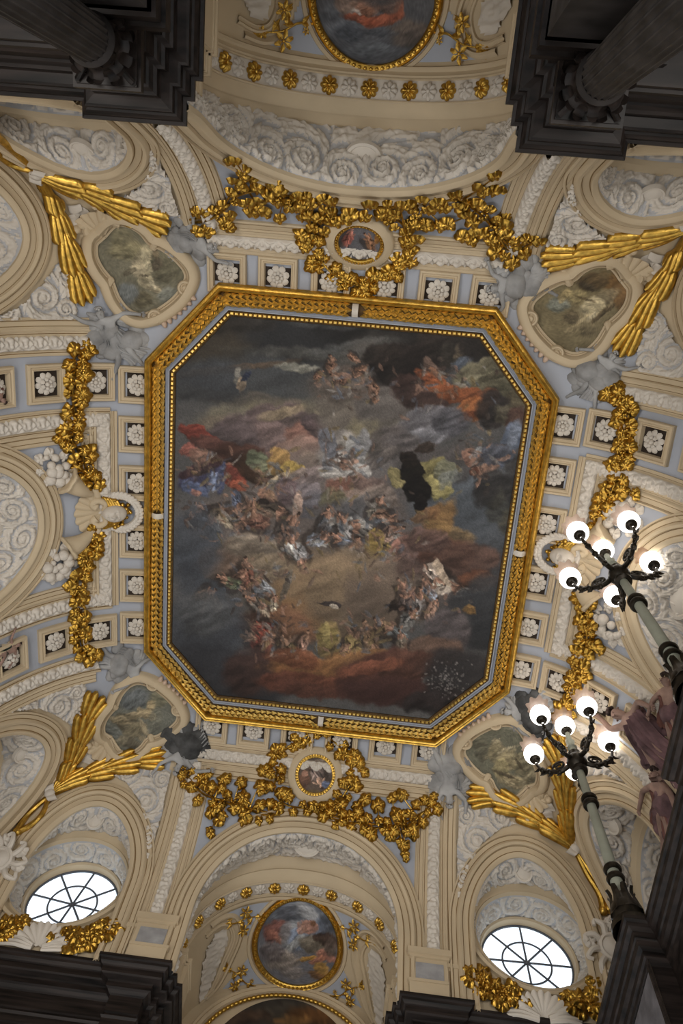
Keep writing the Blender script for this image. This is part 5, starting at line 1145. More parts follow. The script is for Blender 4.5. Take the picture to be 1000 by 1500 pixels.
# ================================================================ MASKS, CORNUCOPIAS
def face_mesh(name, R=.23):
    nu, nv = 80, 60; V = []
    for j in range(nv+1):
        ph = math.pi*j/nv
        for i in range(nu):
            th = 2*math.pi*i/nu; x = math.sin(ph)*math.sin(th); y = math.cos(ph); z = math.sin(ph)*math.cos(th)
            g = lambda cx, cy, sx, sy: math.exp(-((x-cx)/sx)**2-((y-cy)/sy)**2)*(1 if z > 0 else 0)
            k = 1.0; zz = z*(.92)
            zz += .42*g(0, -.06, .095, .20)+.16*g(0, -.2, .15, .07)          # nose
            zz -= .34*(g(.30, .13, .17, .11)+g(-.30, .13, .17, .11)); zz += .17*(g(.30, .11, .10, .06)+g(-.30, .11, .10, .06))   # eye sockets, lids
            zz += .16*(g(.3, .30, .22, .07)+g(-.3, .30, .22, .07))+.10*(g(.42, -.2, .18, .18)+g(-.42, -.2, .18, .18))
            zz += .20*g(0, -.43, .20, .05)+.18*g(0, -.56, .16, .05)-.20*g(0, -.49, .22, .03)-.12*g(0, -.66, .2, .05)+.20*g(0, -.78, .16, .11)
            V.append((x*R*.80*(1-.22*max(0, -y)**2), y*R*1.12, zz*R))
    m = MB(); m.add(V, grid_faces(nv+1, nu, False, True)); return m.mesh(name, STUCCO, smooth='all')
FACE = face_mesh('face'); _m = MB(); ball(_m, (0, 0, 0), 1.0, 10, 8); FRUIT = _m.mesh('fruit', STUCCO, smooth='all')
_m = MB(); tube(_m, [(0, 0, 0), (.02, .35, .2), (0, .75, .22), (0, 1.0, .05)], [.10, .30, .26, .03], 7); _m.v[-1][:, 2] *= .55; WLEAF = _m.mesh('leaf', STUCCO, smooth='all'); VLEAF = vine_leaf(.5, STUCCO)
def mask(px, label, q):
    P = on(*px); n = vn(P[0], P[1]); mw = frame_at(P, up=(-q, 0, 0), n=n); t = thing('mask', label, 'sculpture', tuple(P), 'masks on the side coves')
    child('head', FACE, t, mw@Matrix.Translation((0, .02, .20)))
    m = MB(); rg = random.Random(2)
    for k in range(30):
        a = math.radians(rg.uniform(-115, 115)); r = rg.uniform(.19, .34); ball(m, (r*math.sin(a)*1.05, .04+r*math.cos(a)*.95, rg.uniform(.06, .17)), rg.uniform(.035, .06), 8, 5)
    for s in (-1, 1):
        for k in range(5): tube(m, smooth_path([(s*.16, .12-k*.05, .18), (s*(.27+.02*k), .06-k*.06, .14), (s*(.25+.03*(k % 2)), -.08-k*.045, .10)], 10), np.linspace(.04, .025, 10), 6)
    part(m, 'hair', GOLD, t, True, mw)
    m = MB(); tube(m, smooth_path([(-.36, -.03, .05), (-.37, .22, .12), (-.22, .45, .16), (0, .53, .17), (.22, .45, .16), (.37, .22, .12), (.36, -.03, .05)], 40), .075, 10); part(m, 'wreath_core', STUCCO, t, True, mw)
    arc = smooth_path([(-.36, -.05, .08), (-.37, .22, .14), (-.22, .45, .19), (0, .53, .2), (.22, .45, .19), (.37, .22, .14), (.36, -.05, .08)], 23)
    for k in range(22):
        d = arc[k+1]-arc[k] if k < 11 else arc[k]-arc[k+1]; sgn = 1 if k < 11 else 1
        for s in (-1, 1):
            mm = frame_at(arc[k], up=nrm(d)+np.array([0, 0, .1]), n=(0, 0, 1))@Matrix.Rotation(s*.55, 4, 'Z')@Matrix.Scale(.15, 4); child('wreath_leaf', WLEAF, t, mw@Matrix.Translation((0, 0, .02))@mm)
    m = MB(); fan_shell(m, .60, 9, 165, .10); part(m, 'shell', CREAM, t, True, mw@Matrix.Translation((0, -.20, .02))@Matrix.Rotation(math.pi, 4, 'Z'))
    for s in (-1, 1):
        pts = [(s*.05, -.20, .12), (s*.20, -.16, .16), (s*.28, -.30, .14), (s*.20, -.42, .12), (s*.12, -.34, .12)]
        m = MB(); tube(m, smooth_path(pts, 26), np.linspace(.05, .09, 26), 9); part(m, 'scroll', CREAM, t, True, mw)
    return t, mw
mask((165,748), 'white mask of a face, chin toward the left edge, wreath and shell', -1)[0]
mask((828,812), 'white mask of a face on the right cove, partly behind the lamp globes', 1)[0]
def cornucopia(label, mouth, tail, spread, seed, q):
    M0 = on(*mouth); n = vn(M0[0], M0[1]); t = thing('cornucopia', label, 'sculpture', tuple(M0), 'plaster cornucopias beside the masks'); rg = random.Random(seed)
    P = smooth_path([on(*mouth, .14), on(*((np.array(mouth)+np.array(tail))/2+np.array([0, 2])), .16), on(*tail, .10)], 20); m = MB(); tube(m, P, np.linspace(.25, .07, 20), 12); part(m, 'horn', CREAM, t)
    d = nrm(P[0]-P[-1]); lip = MB(); a_ = nrm(np.cross(d, n)); b_ = np.cross(d, a_)
    tube(lip, [P[0]+(a_*math.cos(w)+b_*math.sin(w))*.25*(1+.08*math.cos(6*w)) for w in np.linspace(0, 2*math.pi, 30, endpoint=False)], .045, 7, closed=True); part(lip, 'rim', CREAM, t)
    C = np.array(on(*spread)); n2 = vn(C[0], C[1]); fw = frame_at(C, up=d, n=n2)
    for k in range(17):
        r = rg.choice([.06, .075, .09, .12]); a = rg.uniform(0, 6.28); e = math.sqrt(rg.random()); child('fruit', FRUIT, t, fw@Matrix.Translation((e*.26*math.cos(a), e*.36*math.sin(a), .16-.10*e+rg.uniform(0, .05)))@Matrix.Scale(r, 4))
    for k in range(8):
        a = 6.28*k/8; child('leaf', VLEAF, t, fw@Matrix.Translation((.24*math.cos(a), .34*math.sin(a), .05))@Matrix.Rotation(a-math.pi/2+rg.uniform(-.3, .3), 4, 'Z')@Matrix.Scale(.25, 4))
    return t
cornucopia('plaster cornucopia spilling fruit left of the mask with chin toward the left edge, upper one', (95,702), (132,722), (80,686), 1, -1)
cornucopia('plaster cornucopia spilling fruit left of the mask with chin toward the left edge, lower one', (96,800), (135,775), (86,824), 2, -1)
cornucopia('plaster cornucopia with fruit behind the topmost globe of the upper lamp', (893,775), (856,790), (912,758), 3, 1)
cornucopia('plaster cornucopia with fruit below the upper lamp, right of the vine garland', (874,880), (846,850), (894,914), 4, 1)
# ================================================================ NICHES OF THE GREAT ARCHES
def spray_mesh():
    m = MB()
    tube(m, smooth_path([(-.5, -.05, .03), (-.2, .06, .05), (.1, .03, .05), (.42, .12, .04)], 18), np.linspace(.022, .012, 18), 6)
    return m.mesh('stem', GOLD)
SPRAY = spray_mesh()
_m = MB()
for k in range(6):
    a = 2*math.pi*k/6; c, s = math.cos(a), math.sin(a)
    L = [(.15, 0, .2), (.55, -.28, .35), (.6, 0, .28), (.55, .28, .35), (1.0, -.18, .30), (1.12, 0, .18), (1.0, .18, .30)]
    _m.add([(x*c-y*s, x*s+y*c, z) for x, y, z in L], [(0,1,2),(0,2,3),(1,4,5,2),(2,5,6,3)])
ball(_m, (0, 0, .2), .2, 8, 5); FLOWER = _m.mesh('flower', GOLD, smooth=False)
_m = MB(); lens(_m, np.array([0, .5, .0]), np.array([0, 1.0, 0]), np.array([1.0, 0, 0]), np.array([0, 0, 1.0]), 1.0, .42, .2); SLEAF = _m.mesh('leaf', GOLD, smooth=False)
def sprig(side, label, x, d, rot, sc=.62, flip=1):
    P, n = niche_P(side, x, d, .02); up = niche_P(side, x, d+.1)[0]-P; mw = frame_at(P, up=-up, n=n)@Matrix.Rotation(math.radians(rot), 4, 'Z')@Matrix.Scale(sc, 4)@Matrix.Diagonal((flip, 1, 1, 1))
    t = thing('gilt_sprig', label, 'sprig', tuple(P), 'gilded flower sprigs in the niche corners'); child('stem', SPRAY, t, mw)
    for (u, v, s) in ((-.02, .30, .13), (.10, -.10, .15), (-.30, -.08, .06), (.42, .12, .10)): child('flower', FLOWER, t, mw@Matrix.Translation((u, v, .04))@Matrix.Scale(s, 4))
    for (u, v, a, s) in ((-.45,-.02,100,.2),(-.38,-.03,-60,.18),(-.25,.03,60,.2),(-.15,.05,-70,.22),(0,.06,20,.24),(.12,.04,-20,.2),(.25,.07,50,.24),(.3,.08,-80,.22),(.42,.12,-60,.26),(.44,.12,-130,.2),(.0,.28,70,.2)):
        child('leaf', SLEAF, t, mw@Matrix.Translation((u, v, .05))@Matrix.Rotation(math.radians(a), 4, 'Z')@Matrix.Scale(s, 4))
    return t
TD = 9.46
def tondo(side, label, base, strokes):
    P0, n0 = niche_P(side, 0, TD); t = thing('round_painting', label, 'painting', tuple(P0)); P0 = np.array(P0)
    ks = 0.862
    def W(r, a, h): p, n = niche_P(side, r*math.cos(a), TD-r*math.sin(a)*ks*1.02, 0); return p+np.array(n0)*h*.6+n*h*.4
    aa = np.linspace(0, 2*math.pi, 96, endpoint=False); rq = np.linspace(0, .93, 50)
    V = np.array([W(r, a, .03) for r in rq for a in aa]); canvas('painted_panel', V-P0, grid_faces(50, 96, False, True), paint(project(V), base, strokes, 9, 3.5, .1), t)
    m = MB(); V = np.array([W(r, a, h) for (r, h) in ((.92, .03), (.925, .08), (.95, .10), (1.0, .10), (1.01, .07), (1.03, .08), (1.05, .05), (1.06, -.03)) for a in aa]); m.add(V, grid_faces(8, 96, False, True)); part(m, 'gilt_frame', GOLD, t)
    m = MB()
    for k in range(64): ball(m, W(.972, 2*math.pi*k/64, .105), .034, 6, 4)
    part(m, 'bead_row', GOLD, t)
    m = MB(); V = np.array([W(r, a, h) for (r, h) in ((1.07, .0), (1.08, .05), (1.14, .05), (1.16, .0)) for a in aa]); m.add(V, grid_faces(4, 96, False, True)); part(m, 'plaster_ring', CREAM, t)
    return t
d3 = lambda x, y: (230+x/2.381, 1200+y/2.381)
st = [(*d3(x, y), rx/2.381, ry/2.381, an, c, op, so) for (x, y, rx, ry, an, c, op, so) in [
 (490,340,120,60,0,(106,112,122),.85,.7),(520,320,50,26,30,(150,150,152),.8,.7),(450,320,40,30,0,(84,86,94),.8,.6),(420,390,50,40,0,(112,70,62),.9,.5),(400,400,24,16,30,(148,96,80),.85,.4),(430,420,20,14,0,(156,108,90),.85,.4),(470,400,40,50,40,(136,138,142),.85,.5),(520,400,70,34,-30,(126,138,160),.9,.5),(530,375,34,22,10,(172,122,102),.9,.4),(505,385,20,12,-40,(168,126,108),.85,.4),(480,430,50,12,-40,(158,158,156),.85,.5),(560,440,60,30,10,(118,106,88),.85,.5),(595,420,44,22,20,(64,48,40),.9,.4),(585,475,36,20,20,(164,108,90),.9,.4),(560,490,34,12,-20,(150,98,76),.9,.4),(520,485,36,9,-10,(166,120,50),.9,.4),(575,520,26,22,30,(150,112,52),.9,.4),(560,545,30,14,10,(110,76,44),.85,.5),(440,490,60,40,0,(134,122,112),.85,.6),(400,465,40,34,0,(92,84,84),.85,.6),(470,535,50,20,10,(116,108,104),.8,.6),(600,360,36,40,0,(78,82,92),.8,.7),(610,450,20,30,0,(92,78,70),.8,.6),(545,365,10,9,0,(118,80,56),.9,.4)]]
tondo('back', 'round niche painting of blue-draped figures on clouds, above the round-windowed wall', (92, 92, 98), st)
e3 = lambda x, y: (290+x/2.083, y/2.083)
st = [(*e3(x, y), rx/2.083, ry/2.083, an, c, op, so) for (x, y, rx, ry, an, c, op, so) in [
 (550,120,150,70,0,(84,86,92),.85,.7),(430,60,60,50,0,(104,108,116),.8,.7),(510,10,40,40,0,(158,112,90),.9,.4),(515,38,20,18,0,(140,96,74),.9,.35),(470,40,30,14,30,(176,166,158),.85,.5),(500,60,60,14,10,(152,80,56),.9,.4),(570,60,60,18,-14,(160,84,58),.9,.4),(610,30,16,34,10,(156,88,64),.9,.4),(450,10,34,34,0,(148,120,104),.8,.5),(580,10,40,30,0,(120,92,80),.8,.5),(640,100,60,40,0,(98,84,74),.8,.7),(520,150,70,20,0,(94,98,104),.7,.7),(460,100,40,26,0,(74,78,86),.8,.7),(550,100,50,12,0,(72,74,80),.7,.6),(560,-60,120,70,0,(98,96,100),.8,.6),(500,-50,40,30,0,(150,104,86),.8,.5)]]
tondo('front', 'round niche painting with an orange-draped cherub in blue sky, between the dark piers', (86, 86, 90), st)
def niche_patch(side, name, pts, mat, h=.012, relief=False):      # pts in (x, d); tinted flat field on the niche vault
    xs_ = [p[0] for p in pts]; ds_ = [p[1] for p in pts]; st_ = .035; nu = int((max(xs_)-min(xs_))/st_)+2; nt = int((max(ds_)-min(ds_))/st_)+2
    V = []; keep = []; X, D = np.meshgrid(min(xs_)+np.arange(nu)*st_, min(ds_)+np.arange(nt)*st_, indexing='ij'); rl = scrolls(X, D*1.6, [(np.mean(xs_), np.mean(ds_)*1.6, .25, 1), (np.mean(xs_), np.mean(ds_)*1.6+.5, .25, -1), (np.mean(xs_), np.mean(ds_)*1.6-.45, .25, -1)])*.05 if relief else None
    for i in range(nu):
        for j in range(nt): V.append(niche_P(side, X[i, j], min(D[i, j], ND1-.02), h+(rl[i, j] if relief else 0))[0])
    F = [f for f in grid_faces(nu, nt) if in_poly(X.ravel()[f[0]], D.ravel()[f[0]], pts)]
    m = MB(); m.v.append(np.array(V)); m.f = F; m.m = [0]*len(F); m.n = len(V); return struct(m.build(name, mat, wall_back if side == 'back' else wall_front, smooth='all'))
def niche_line(side, pts, prof=None, closed=False, n=50):
    Q = smooth_path(np.array(pts, float), n, closed); R_ = [niche_P(side, x, min(d, ND1-.02), 0) for x, d in Q]; P = np.array([r[0] for r in R_]); N = np.array([r[1] for r in R_]); m = MB(); sweep(m, P, N, prof or THIN, closed); return struct(m.build('panel_moulding', CREAM, wall_back if side == 'back' else wall_front))
for sd in ('back', 'front'):
    for sx in (-1, 1):
        up_ = [(sx*.42, 8.72), (sx*1.52, 8.72), (sx*1.02, 8.95), (sx*.98, 9.02)]
        tri = [(sx*.18, 8.72), (sx*1.62, 8.72), (sx*1.28, 8.98), (sx*1.1, 9.35), (sx*.98, 9.0), (sx*.6, 8.72)]
        niche_patch(sd, 'blue_field', [(sx*.28, 8.70), (sx*1.66, 8.70), (sx*1.34, 8.92), (sx*1.18, 9.3), (sx*1.1, 9.3), (sx*.9, 8.92), (sx*.5, 8.74)], BLUE)
        niche_patch(sd, 'blue_field', [(sx*1.1, 9.75), (sx*1.3, 10.0), (sx*1.6, 10.3), (sx*.5, 10.3), (sx*.75, 10.15), (sx*1.0, 9.9)], BLUE)
        # ear-shaped carved panel with its mouldings
        ear = [(sx*1.66, 9.0), (sx*1.86, 8.95), (sx*2.02, 9.2), (sx*2.08, 9.7), (sx*2.05, 10.3), (sx*1.92, 10.3), (sx*1.74, 9.7), (sx*1.6, 9.3)]
        niche_patch(sd, 'carved_panel', ear, STUCCO, .02, True)
        niche_line(sd, [(sx*2.03, 10.35), (sx*1.84, 10.25), (sx*1.62, 9.7), (sx*1.48, 9.3), (sx*1.58, 8.98), (sx*1.78, 8.86), (sx*2.02, 8.9)], [(-.06, -.01), (-.05, .05), (-.02, .06), (.0, .03), (.03, .03), (.05, .05), (.06, -.01)])
        niche_line(sd, [(sx*1.9, 10.38), (sx*1.66, 10.2), (sx*1.44, 9.75), (sx*1.3, 9.3), (sx*1.42, 8.9), (sx*1.66, 8.74), (sx*1.95, 8.74)], [(-.06, -.01), (-.05, .06), (-.01, .07), (.02, .04), (.06, -.01)])
W_ = ('left', 'right')
sprig('back', 'gilt flower sprig upper left of the blue-draped niche painting', -1.34, 8.90, 195, .95, -1); sprig('back', 'gilt flower sprig upper right of the blue-draped niche painting', 1.34, 8.90, 165, .95)
sprig('back', 'gilt flower sprig lower left of the blue-draped niche painting', -1.2, 10.1, 140, .85); sprig('back', 'gilt flower sprig lower right of the blue-draped niche painting', 1.2, 10.1, 220, .85, -1)
sprig('front', 'gilt flower sprig left of the orange-draped cherub painting between dark piers', -1.36, 8.93, 195, 1.0, -1); sprig('front', 'gilt flower sprig right of the orange-draped cherub painting between dark piers', 1.36, 8.93, 165, 1.0)
# arched wall paintings under the niche vaults
for sd, lab, base, stx in (('back', 'dark arched wall painting under the niche, with a dim orange glow', (52, 48, 44), [(437,1480,70,12,0,(66,60,52),.8,.7),(470,1490,50,12,10,(104,66,34),.85,.7),(430,1495,30,8,0,(120,84,44),.8,.6),(360,1492,40,10,-10,(70,52,40),.8,.6),(500,1485,20,8,0,(84,52,36),.8,.6)]),):
    V = []; rq = np.linspace(0, 1, 24); aa = np.linspace(0, math.pi, 60)
    for q in rq:
        for a in aa: V.append(SIDE[sd](1.86*q*math.cos(a), ND1-.015, 11.0+(2.53*q*math.sin(a)) if True else 0))
    C = np.array(SIDE[sd](0, ND1, 12.0)); t = thing('arched_painting', lab, 'painting', tuple(C)); V = np.array(V); canvas('painted_panel', V-C, grid_faces(24, 60), paint(project(V), base, stx, 12, 4, .12), t)
# ================================================================ ABOVE THE BACK CORNICE
for sx in (-1, 1):           # stepped plaster pedestals at the feet of the ribs
    p = None
    def blk(name, x0, x1, y0, y1, z0, z1, mat, par):
        m = MB(); m.box((min(sx*x0, sx*x1), y0, z0), (max(sx*x0, sx*x1), y1, z1)); return struct(m.build(name, mat, par, smooth=False))
    for sd_ in (1, -1):
        Yv = lambda a, b: (a, b) if sd_ > 0 else (-b-.14, -a-.14)
        p = blk('trim_%d' % (20+sx+2*sd_), 2.36, 3.06, *Yv(7.21, 7.75), 11.26, 12.06, CREAM, None)
        blk('plinth', 2.32, 3.06, *Yv(7.17, 7.75), 11.26, 11.56, CREAM, p); blk('plinth_cap', 2.30, 3.06, *Yv(7.15, 7.75), 11.56, 11.62, CREAM, p)
        blk('die_panel', 2.44, 2.98, *Yv(7.195, 7.22), 11.66, 12.02, GREYP, p)
        for a, z0, z1 in ((.0, 12.06, 12.12), (.04, 12.12, 12.18), (.08, 12.18, 12.32)): blk('cap', 2.36-a, 3.06+a, *Yv(7.21-a, 7.75), z0, z1, CREAM, p)
        blk('side_pier', 3.06, 3.46, *Yv(7.32, 7.9), 11.26, 11.95, CREAM, p)
        for a, z0, z1 in ((.02, 11.93, 11.98), (.05, 11.98, 12.03), (.08, 12.03, 12.12)): blk('side_cap', 3.06, 3.46+a, *Yv(7.32-a, 7.9), z0, z1, CREAM, p)
        for k, (x0, x1, yy) in enumerate(((2.2, 2.36, 7.5), (2.08, 2.2, 7.75), (2.0, 2.1, 8.0))):
            blk('step_pier', x0, x1, *Yv(yy, 8.7), 11.26, 12.0-.0*k, CREAM, p)
            for a, z0, z1 in ((.02, 11.96, 12.02), (.05, 12.02, 12.10)): blk('step_cap', x0-a, x1, *Yv(yy-a, 8.7), z0, z1, CREAM, p)
YB = 7.42
pl = lambda x, y, h=0.0: at(x, y, 1, YB-h)
nb = lambda P: np.array([0, -1.0, 0])
def sill_shell(label, px):
    P = pl(*px); t = thing('shell', label, 'shell', tuple(P), 'white shells under the round windows'); mw = frame_at(P, up=(0, 0, 1), n=(0, -1, 0)); m = MB()
    fan_shell(m, .50, 9, 150, .10); part(m, 'fan', STUCCO, t, True, mw@Matrix.Translation((0, -.20, .05)))
    for s in (-1, 1):
        for k in range(3):
            m = MB(); tube(m, smooth_path([(s*.10, -.20-.03*k, .10), (s*(.35+.05*k), -.10-.07*k, .14), (s*(.62+.08*k), -.02-.10*k, .06)], 16), np.linspace(.05, .035, 16)*(1.2-.15*k), 7); part(m, 'side_scroll', STUCCO, t, True, mw)
    return t
sill_shell('white shell at the foot of the left round window', (62, 1380)); sill_shell('white shell at the foot of the right round window', (793, 1483))
f0 = lambda x, y: (x/3.333, 1340+y/3.333); f1 = lambda x, y: (560+x/2.273, 1360+y/2.273)
GRP = 'gilded sill garlands'
garland('sill_garland', 'gilded leaf garland right of the shell under the left round window', 'garland', [f0(*q) for q in [(285,110),(330,150),(390,165),(450,150),(500,120),(540,85),(530,50)]], 24, .13, GRP, [(*f0(x, y), s) for x, y, s in ((520,60,1.4),(540,100,1.3),(490,80,1.2),(370,150,1.4),(310,110,1.2),(430,135,1.2))], False, .8, 1.2, pl, nb)
garland('sill_garland', 'gilded leaf garland left of the shell under the left round window, at the edge', 'garland', [f0(*q) for q in [(-90,100),(-30,90),(20,95),(60,70),(95,90)]], 14, .12, GRP, [(*f0(x, y), s) for x, y, s in ((15,110,1.3),(50,55,1.3),(70,85,1.2),(90,50,1))], False, .8, 1.2, pl, nb)
garland('sill_garland', 'gilded leaf garland left of the shell under the right round window', 'garland', [f1(*q) for q in [(300,155),(305,195),(340,225),(390,240),(430,245),(470,235)]], 22, .13, GRP, [(*f1(x, y), s) for x, y, s in ((310,165,1.4),(330,190,1.3),(300,200,1.2),(360,225,1.3),(410,245,1.4),(440,255,1.2))], False, .8, 1.2, pl, nb)
garland('sill_garland', 'gilded leaf garland right of the shell under the right round window', 'garland', [f1(*q) for q in [(590,240),(630,262),(670,275),(710,270),(730,225),(725,190)]], 18, .12, GRP, [(*f1(x, y), s) for x, y, s in ((640,260,1.3),(680,275,1.3),(700,290,1.2),(715,240,1.2),(600,240,1))], False, .8, 1.2, pl, nb)
def trophy(label, px, seed, sc):
    P = on(*px); n = nrm(vn(P[0], P[1])+np.array([0, 0, -.2])); t = thing('stucco_trophy', label, 'sculpture', tuple(P)); mw = frame_at(P+n*.1, n=n, up=(-P[0], -P[1], 1.0))@Matrix.Scale(sc, 4); rg = random.Random(seed)
    m = MB(); lathe(m, [(0, .2), (.16, .18), (.24, .12), (.27, .17), (.33, .15), (.36, 0)], 26); part(m, 'shield', STUCCO, t, True, mw)
    for k in range(9):
        a = 6.28*k/9+.2; c, s = math.cos(a), math.sin(a); m = MB(); tube(m, smooth_path([(c*.3, s*.3, .05), (c*.55, s*.5, .14), (c*.72-s*.14, s*.66+c*.14, .10), (c*.6-s*.22, s*.55+c*.22, .12)], 18), np.linspace(.09, .05, 18), 7); part(m, 'scroll', STUCCO, t, True, mw)
    for k in range(8):
        a = rg.uniform(0, 6.28); child('leaf', VLEAF, t, mw@Matrix.Translation((.45*math.cos(a), .45*math.sin(a), .06))@Matrix.Rotation(a-1.57, 4, 'Z')@Matrix.Scale(.35, 4))
trophy('white stucco trophy of scrolls below the looped palm stalks at the left edge', (3, 1264), 1, .8)
trophy('white stucco trophy of scrolls below the palm stalks beside the right round window', (893, 1392), 2, .8)
# ---- painted plaster figures at the feet of the side coves
RD = material('red_brown_robe', (0.20, 0.085, 0.065), .8, mottle=.3, scale=4); HB = material('dark_hair_paint', (.035, .02, .016), .8)
angel((958,1082), 'painted figure with bent arm and dusky robe above the lower dark ledge', 1.45, 25, pose((.1, -.8), (.4, 1.3), -.35, head=(-.12, .04)), 31, (16, .35, .42, .1, 31), wing=False, mat=SKIN, cat='person', group=None, robe=ROBE, hair=HB, cloudmat=ROBE, dr=((.05, .30, .16), (.3, -.75, .1), .3))
angel((992,1046), 'painted figure with dark hair at the right edge above the dusky-robed one', 1.15, -10, pose((.6, 1.4), (-.5, -1), .2), 32, (14, .35, .35, .1, 32), wing=False, mat=SKIN, cat='person', group=None, robe=RD, hair=HB, cloudmat=ROBE)
angel((982,1190), 'painted figure in red-brown robe low against the dark ledge at right', 1.25, 15, pose((-.4, -1), (-.3, -1.2), .0), 33, (18, .35, .5, .1, 33), wing=False, mat=SKIN, cat='person', group=None, robe=RD, hair=HB, cloudmat=ROBE)
angel((2,956), 'painted figure with dark green cloth at the left edge below the mask', .62, -20, pose((-.8, -1.4), (.3, .9), .3), 34, (10, .3, .3, .1, 34), wing=False, mat=SKIN, cat='person', group=None, robe=material('dark_green_robe', (.03, .04, .03), .8, mottle=.3), hair=HB, cloudmat=GREYS)
angel((-16,568), 'painted figure in red robe at the left edge above the mask', .6, 10, pose((-1.2, -1.4), (-1.2, -1.4), .3), 35, (10, .3, .3, .1, 35), wing=False, mat=SKIN, cat='person', group=None, robe=RD, hair=HB, cloudmat=GREYS)
# ================================================================ DARK STONE: right hand ledge, columns
ENT2 = [(1.9, 0), (0, 0), (0, -.07), (.03, -.10), (.045, -.16), (.10, -.20), (.11, -.30), (.13, -.32), (.145, -.40), (.20, -.43), (.20, -.52), (.23, -.54), (.26, -.62), (.26, -6.0)]
rp = [(4.99, 7.6), (4.99, 3.08), (5.30, 3.08), (5.30, .69), (5.04, .69), (5.04, -2.0), (5.30, -2.0), (5.30, -7.2)]
ledge = entablature('trim_30', rp, 9.5, ENT2, DARK)
def panel_frame(x, y0, y1, z0, z1):
    m = MB(); q = []
    for (d, o) in ((0.0, .0), (.0, .05), (.02, .06), (.03, .09), (-.05, .10), (-.05, .12)): q += [(x-d, y0+o, z0+o), (x-d, y1-o, z0+o), (x-d, y1-o, z1-o), (x-d, y0+o, z1-o)]
    m.add(q, grid_faces(6, 4, False, True)); struct(m.build('panel_frame', DARK, ledge, smooth=False))
    m = MB(); m.box((x-.012, y0+.12, z0+.12), (x+.02, y1-.12, z1-.12)); struct(m.build('ledge_panel', material('grey_ledge_panel', (.12, .115, .125), .5, mottle=.2), ledge, smooth=False))
panel_frame(5.24, 3.28, 7.3, 5.0, 8.95)
def column(label, x, y, ztop=9.6, r0=.265):
    t = thing('column', label, 'column', (x, y, -1.6), 'dark fluted columns'); m = MB(); nf = 22; k = nf*6; V = []
    for (z, r) in ((-1.0, 1.1), (2.5, 1.08), (5.5, 1.03), (8.0, .98), (ztop-.16, .93)):
        for j in range(k):
            q = (j % 6)/6; d = 1-.085*(math.sin(math.pi*min(1, q*1.25))**.7 if q < .8 else 0); a = 2*math.pi*j/k; V.append((x+r0*r*d*math.cos(a), y+r0*r*d*math.sin(a), z))
    m.add(V, grid_faces(5, k, False, True)); part(m, 'shaft', DARKC, t)
    m = MB(); lathe(m, [(r0*.9, ztop-.2), (r0*1.0, ztop-.15), (r0*1.06, ztop-.11), (r0*1.0, ztop-.07), (r0*.92, ztop-.05)], 40, at_=(x, y, 0)); part(m, 'astragal', DARKC, t)
    m = MB(); lathe(m, [(r0*.9, ztop-.1), (r0*.9, ztop+.15), (r0*1.1, ztop+.4), (r0*1.25, ztop+.46)], 32, at_=(x, y, 0)); part(m, 'bell', DARK, t)
    for row, (zb, L, n, ro) in enumerate(((ztop-.05, .26, 8, 0), (ztop+.03, .36, 8, .39))):
        for q in range(n):
            a = 2*math.pi*q/n+ro; rad = np.array([math.cos(a), math.sin(a), 0]); tg = np.array([-math.sin(a), math.cos(a), 0]); m = MB(); V = []
            for i in range(7):
                s = i/6; out = r0*.9+.03+.16*max(0, s-.55)**1.0*2.0; z = zb+L*(s if s < .8 else .8-(s-.8)*.9); w = .085*(1-.5*s)*(1+.25*(i % 2))
                for e in (-1, -.4, .4, 1): V.append(np.array([x, y, z])+rad*(out-.02*abs(e))+tg*e*w)
            m.add(V, grid_faces(7, 4)); part(m, 'acanthus_leaf', DARK, t)
    for q in range(4):
        a = math.pi/4+q*math.pi/2; rad = np.array([math.cos(a), math.sin(a), 0]); pts = []
        for i in range(22):
            s = i/21*3.6*math.pi*.75; rr_ = .105*(1-i/26); pts.append(np.array([x, y, ztop+.34])+rad*(r0*1.32+rr_*math.cos(s))+np.array([0, 0, rr_*math.sin(s)]))
        m = MB(); tube(m, pts, np.linspace(.04, .025, 22), 7); tube(m, [np.array([x, y, ztop+.05])+rad*r0*.95, np.array([x, y, ztop+.25])+rad*r0*1.1, pts[0]], .035, 6); part(m, 'volute', DARK, t)
    m = MB(); m.box((x-.40, y-.40, ztop+.40), (x+.40, y+.40, ztop+.50)); m.box((x-.36, y-.36, ztop+.36), (x+.36, y+.36, ztop+.41)); part(m, 'abacus', DARK, t, False)
    m = MB(); lathe(m, [(r0*1.5, -1.6), (r0*1.5, -1.45), (r0*1.4, -1.4), (r0*1.45, -1.3), (r0*1.2, -1.2), (r0*1.3, -1.1), (r0*1.1, -1.0)], 32, at_=(x, y, 0)); part(m, 'base', DARKC, t)
    return t
column('dark fluted column with leafy capital, upper left corner', -2.74, -7.68); column('dark grey fluted column with leafy capital, upper right corner', 2.74, -7.68)
for sx in (-1, 1):
    for sd_ in (1, -1):
        yy = sorted((sd_*8.0, sd_*8.6)); m = MB(); m.box((min(sx*2.1, sx*3.35), yy[0], -1.6), (max(sx*2.1, sx*3.35), yy[1], 9.62)); pl_ = struct(m.build('trim_%d' % (40+sx+2*sd_), DARKC, None, smooth=False))
        m = MB()
        for a, z0, z1 in ((.0, 9.45, 9.6), (.05, 9.6, 9.8), (.1, 9.8, 9.99)): m.box((min(sx*2.1, sx*3.35)-a, yy[0]-a, z0), (max(sx*2.1, sx*3.35)+a, yy[1]+a, z1))
        struct(m.build('pilaster_capital', DARK, pl_, smooth=False))
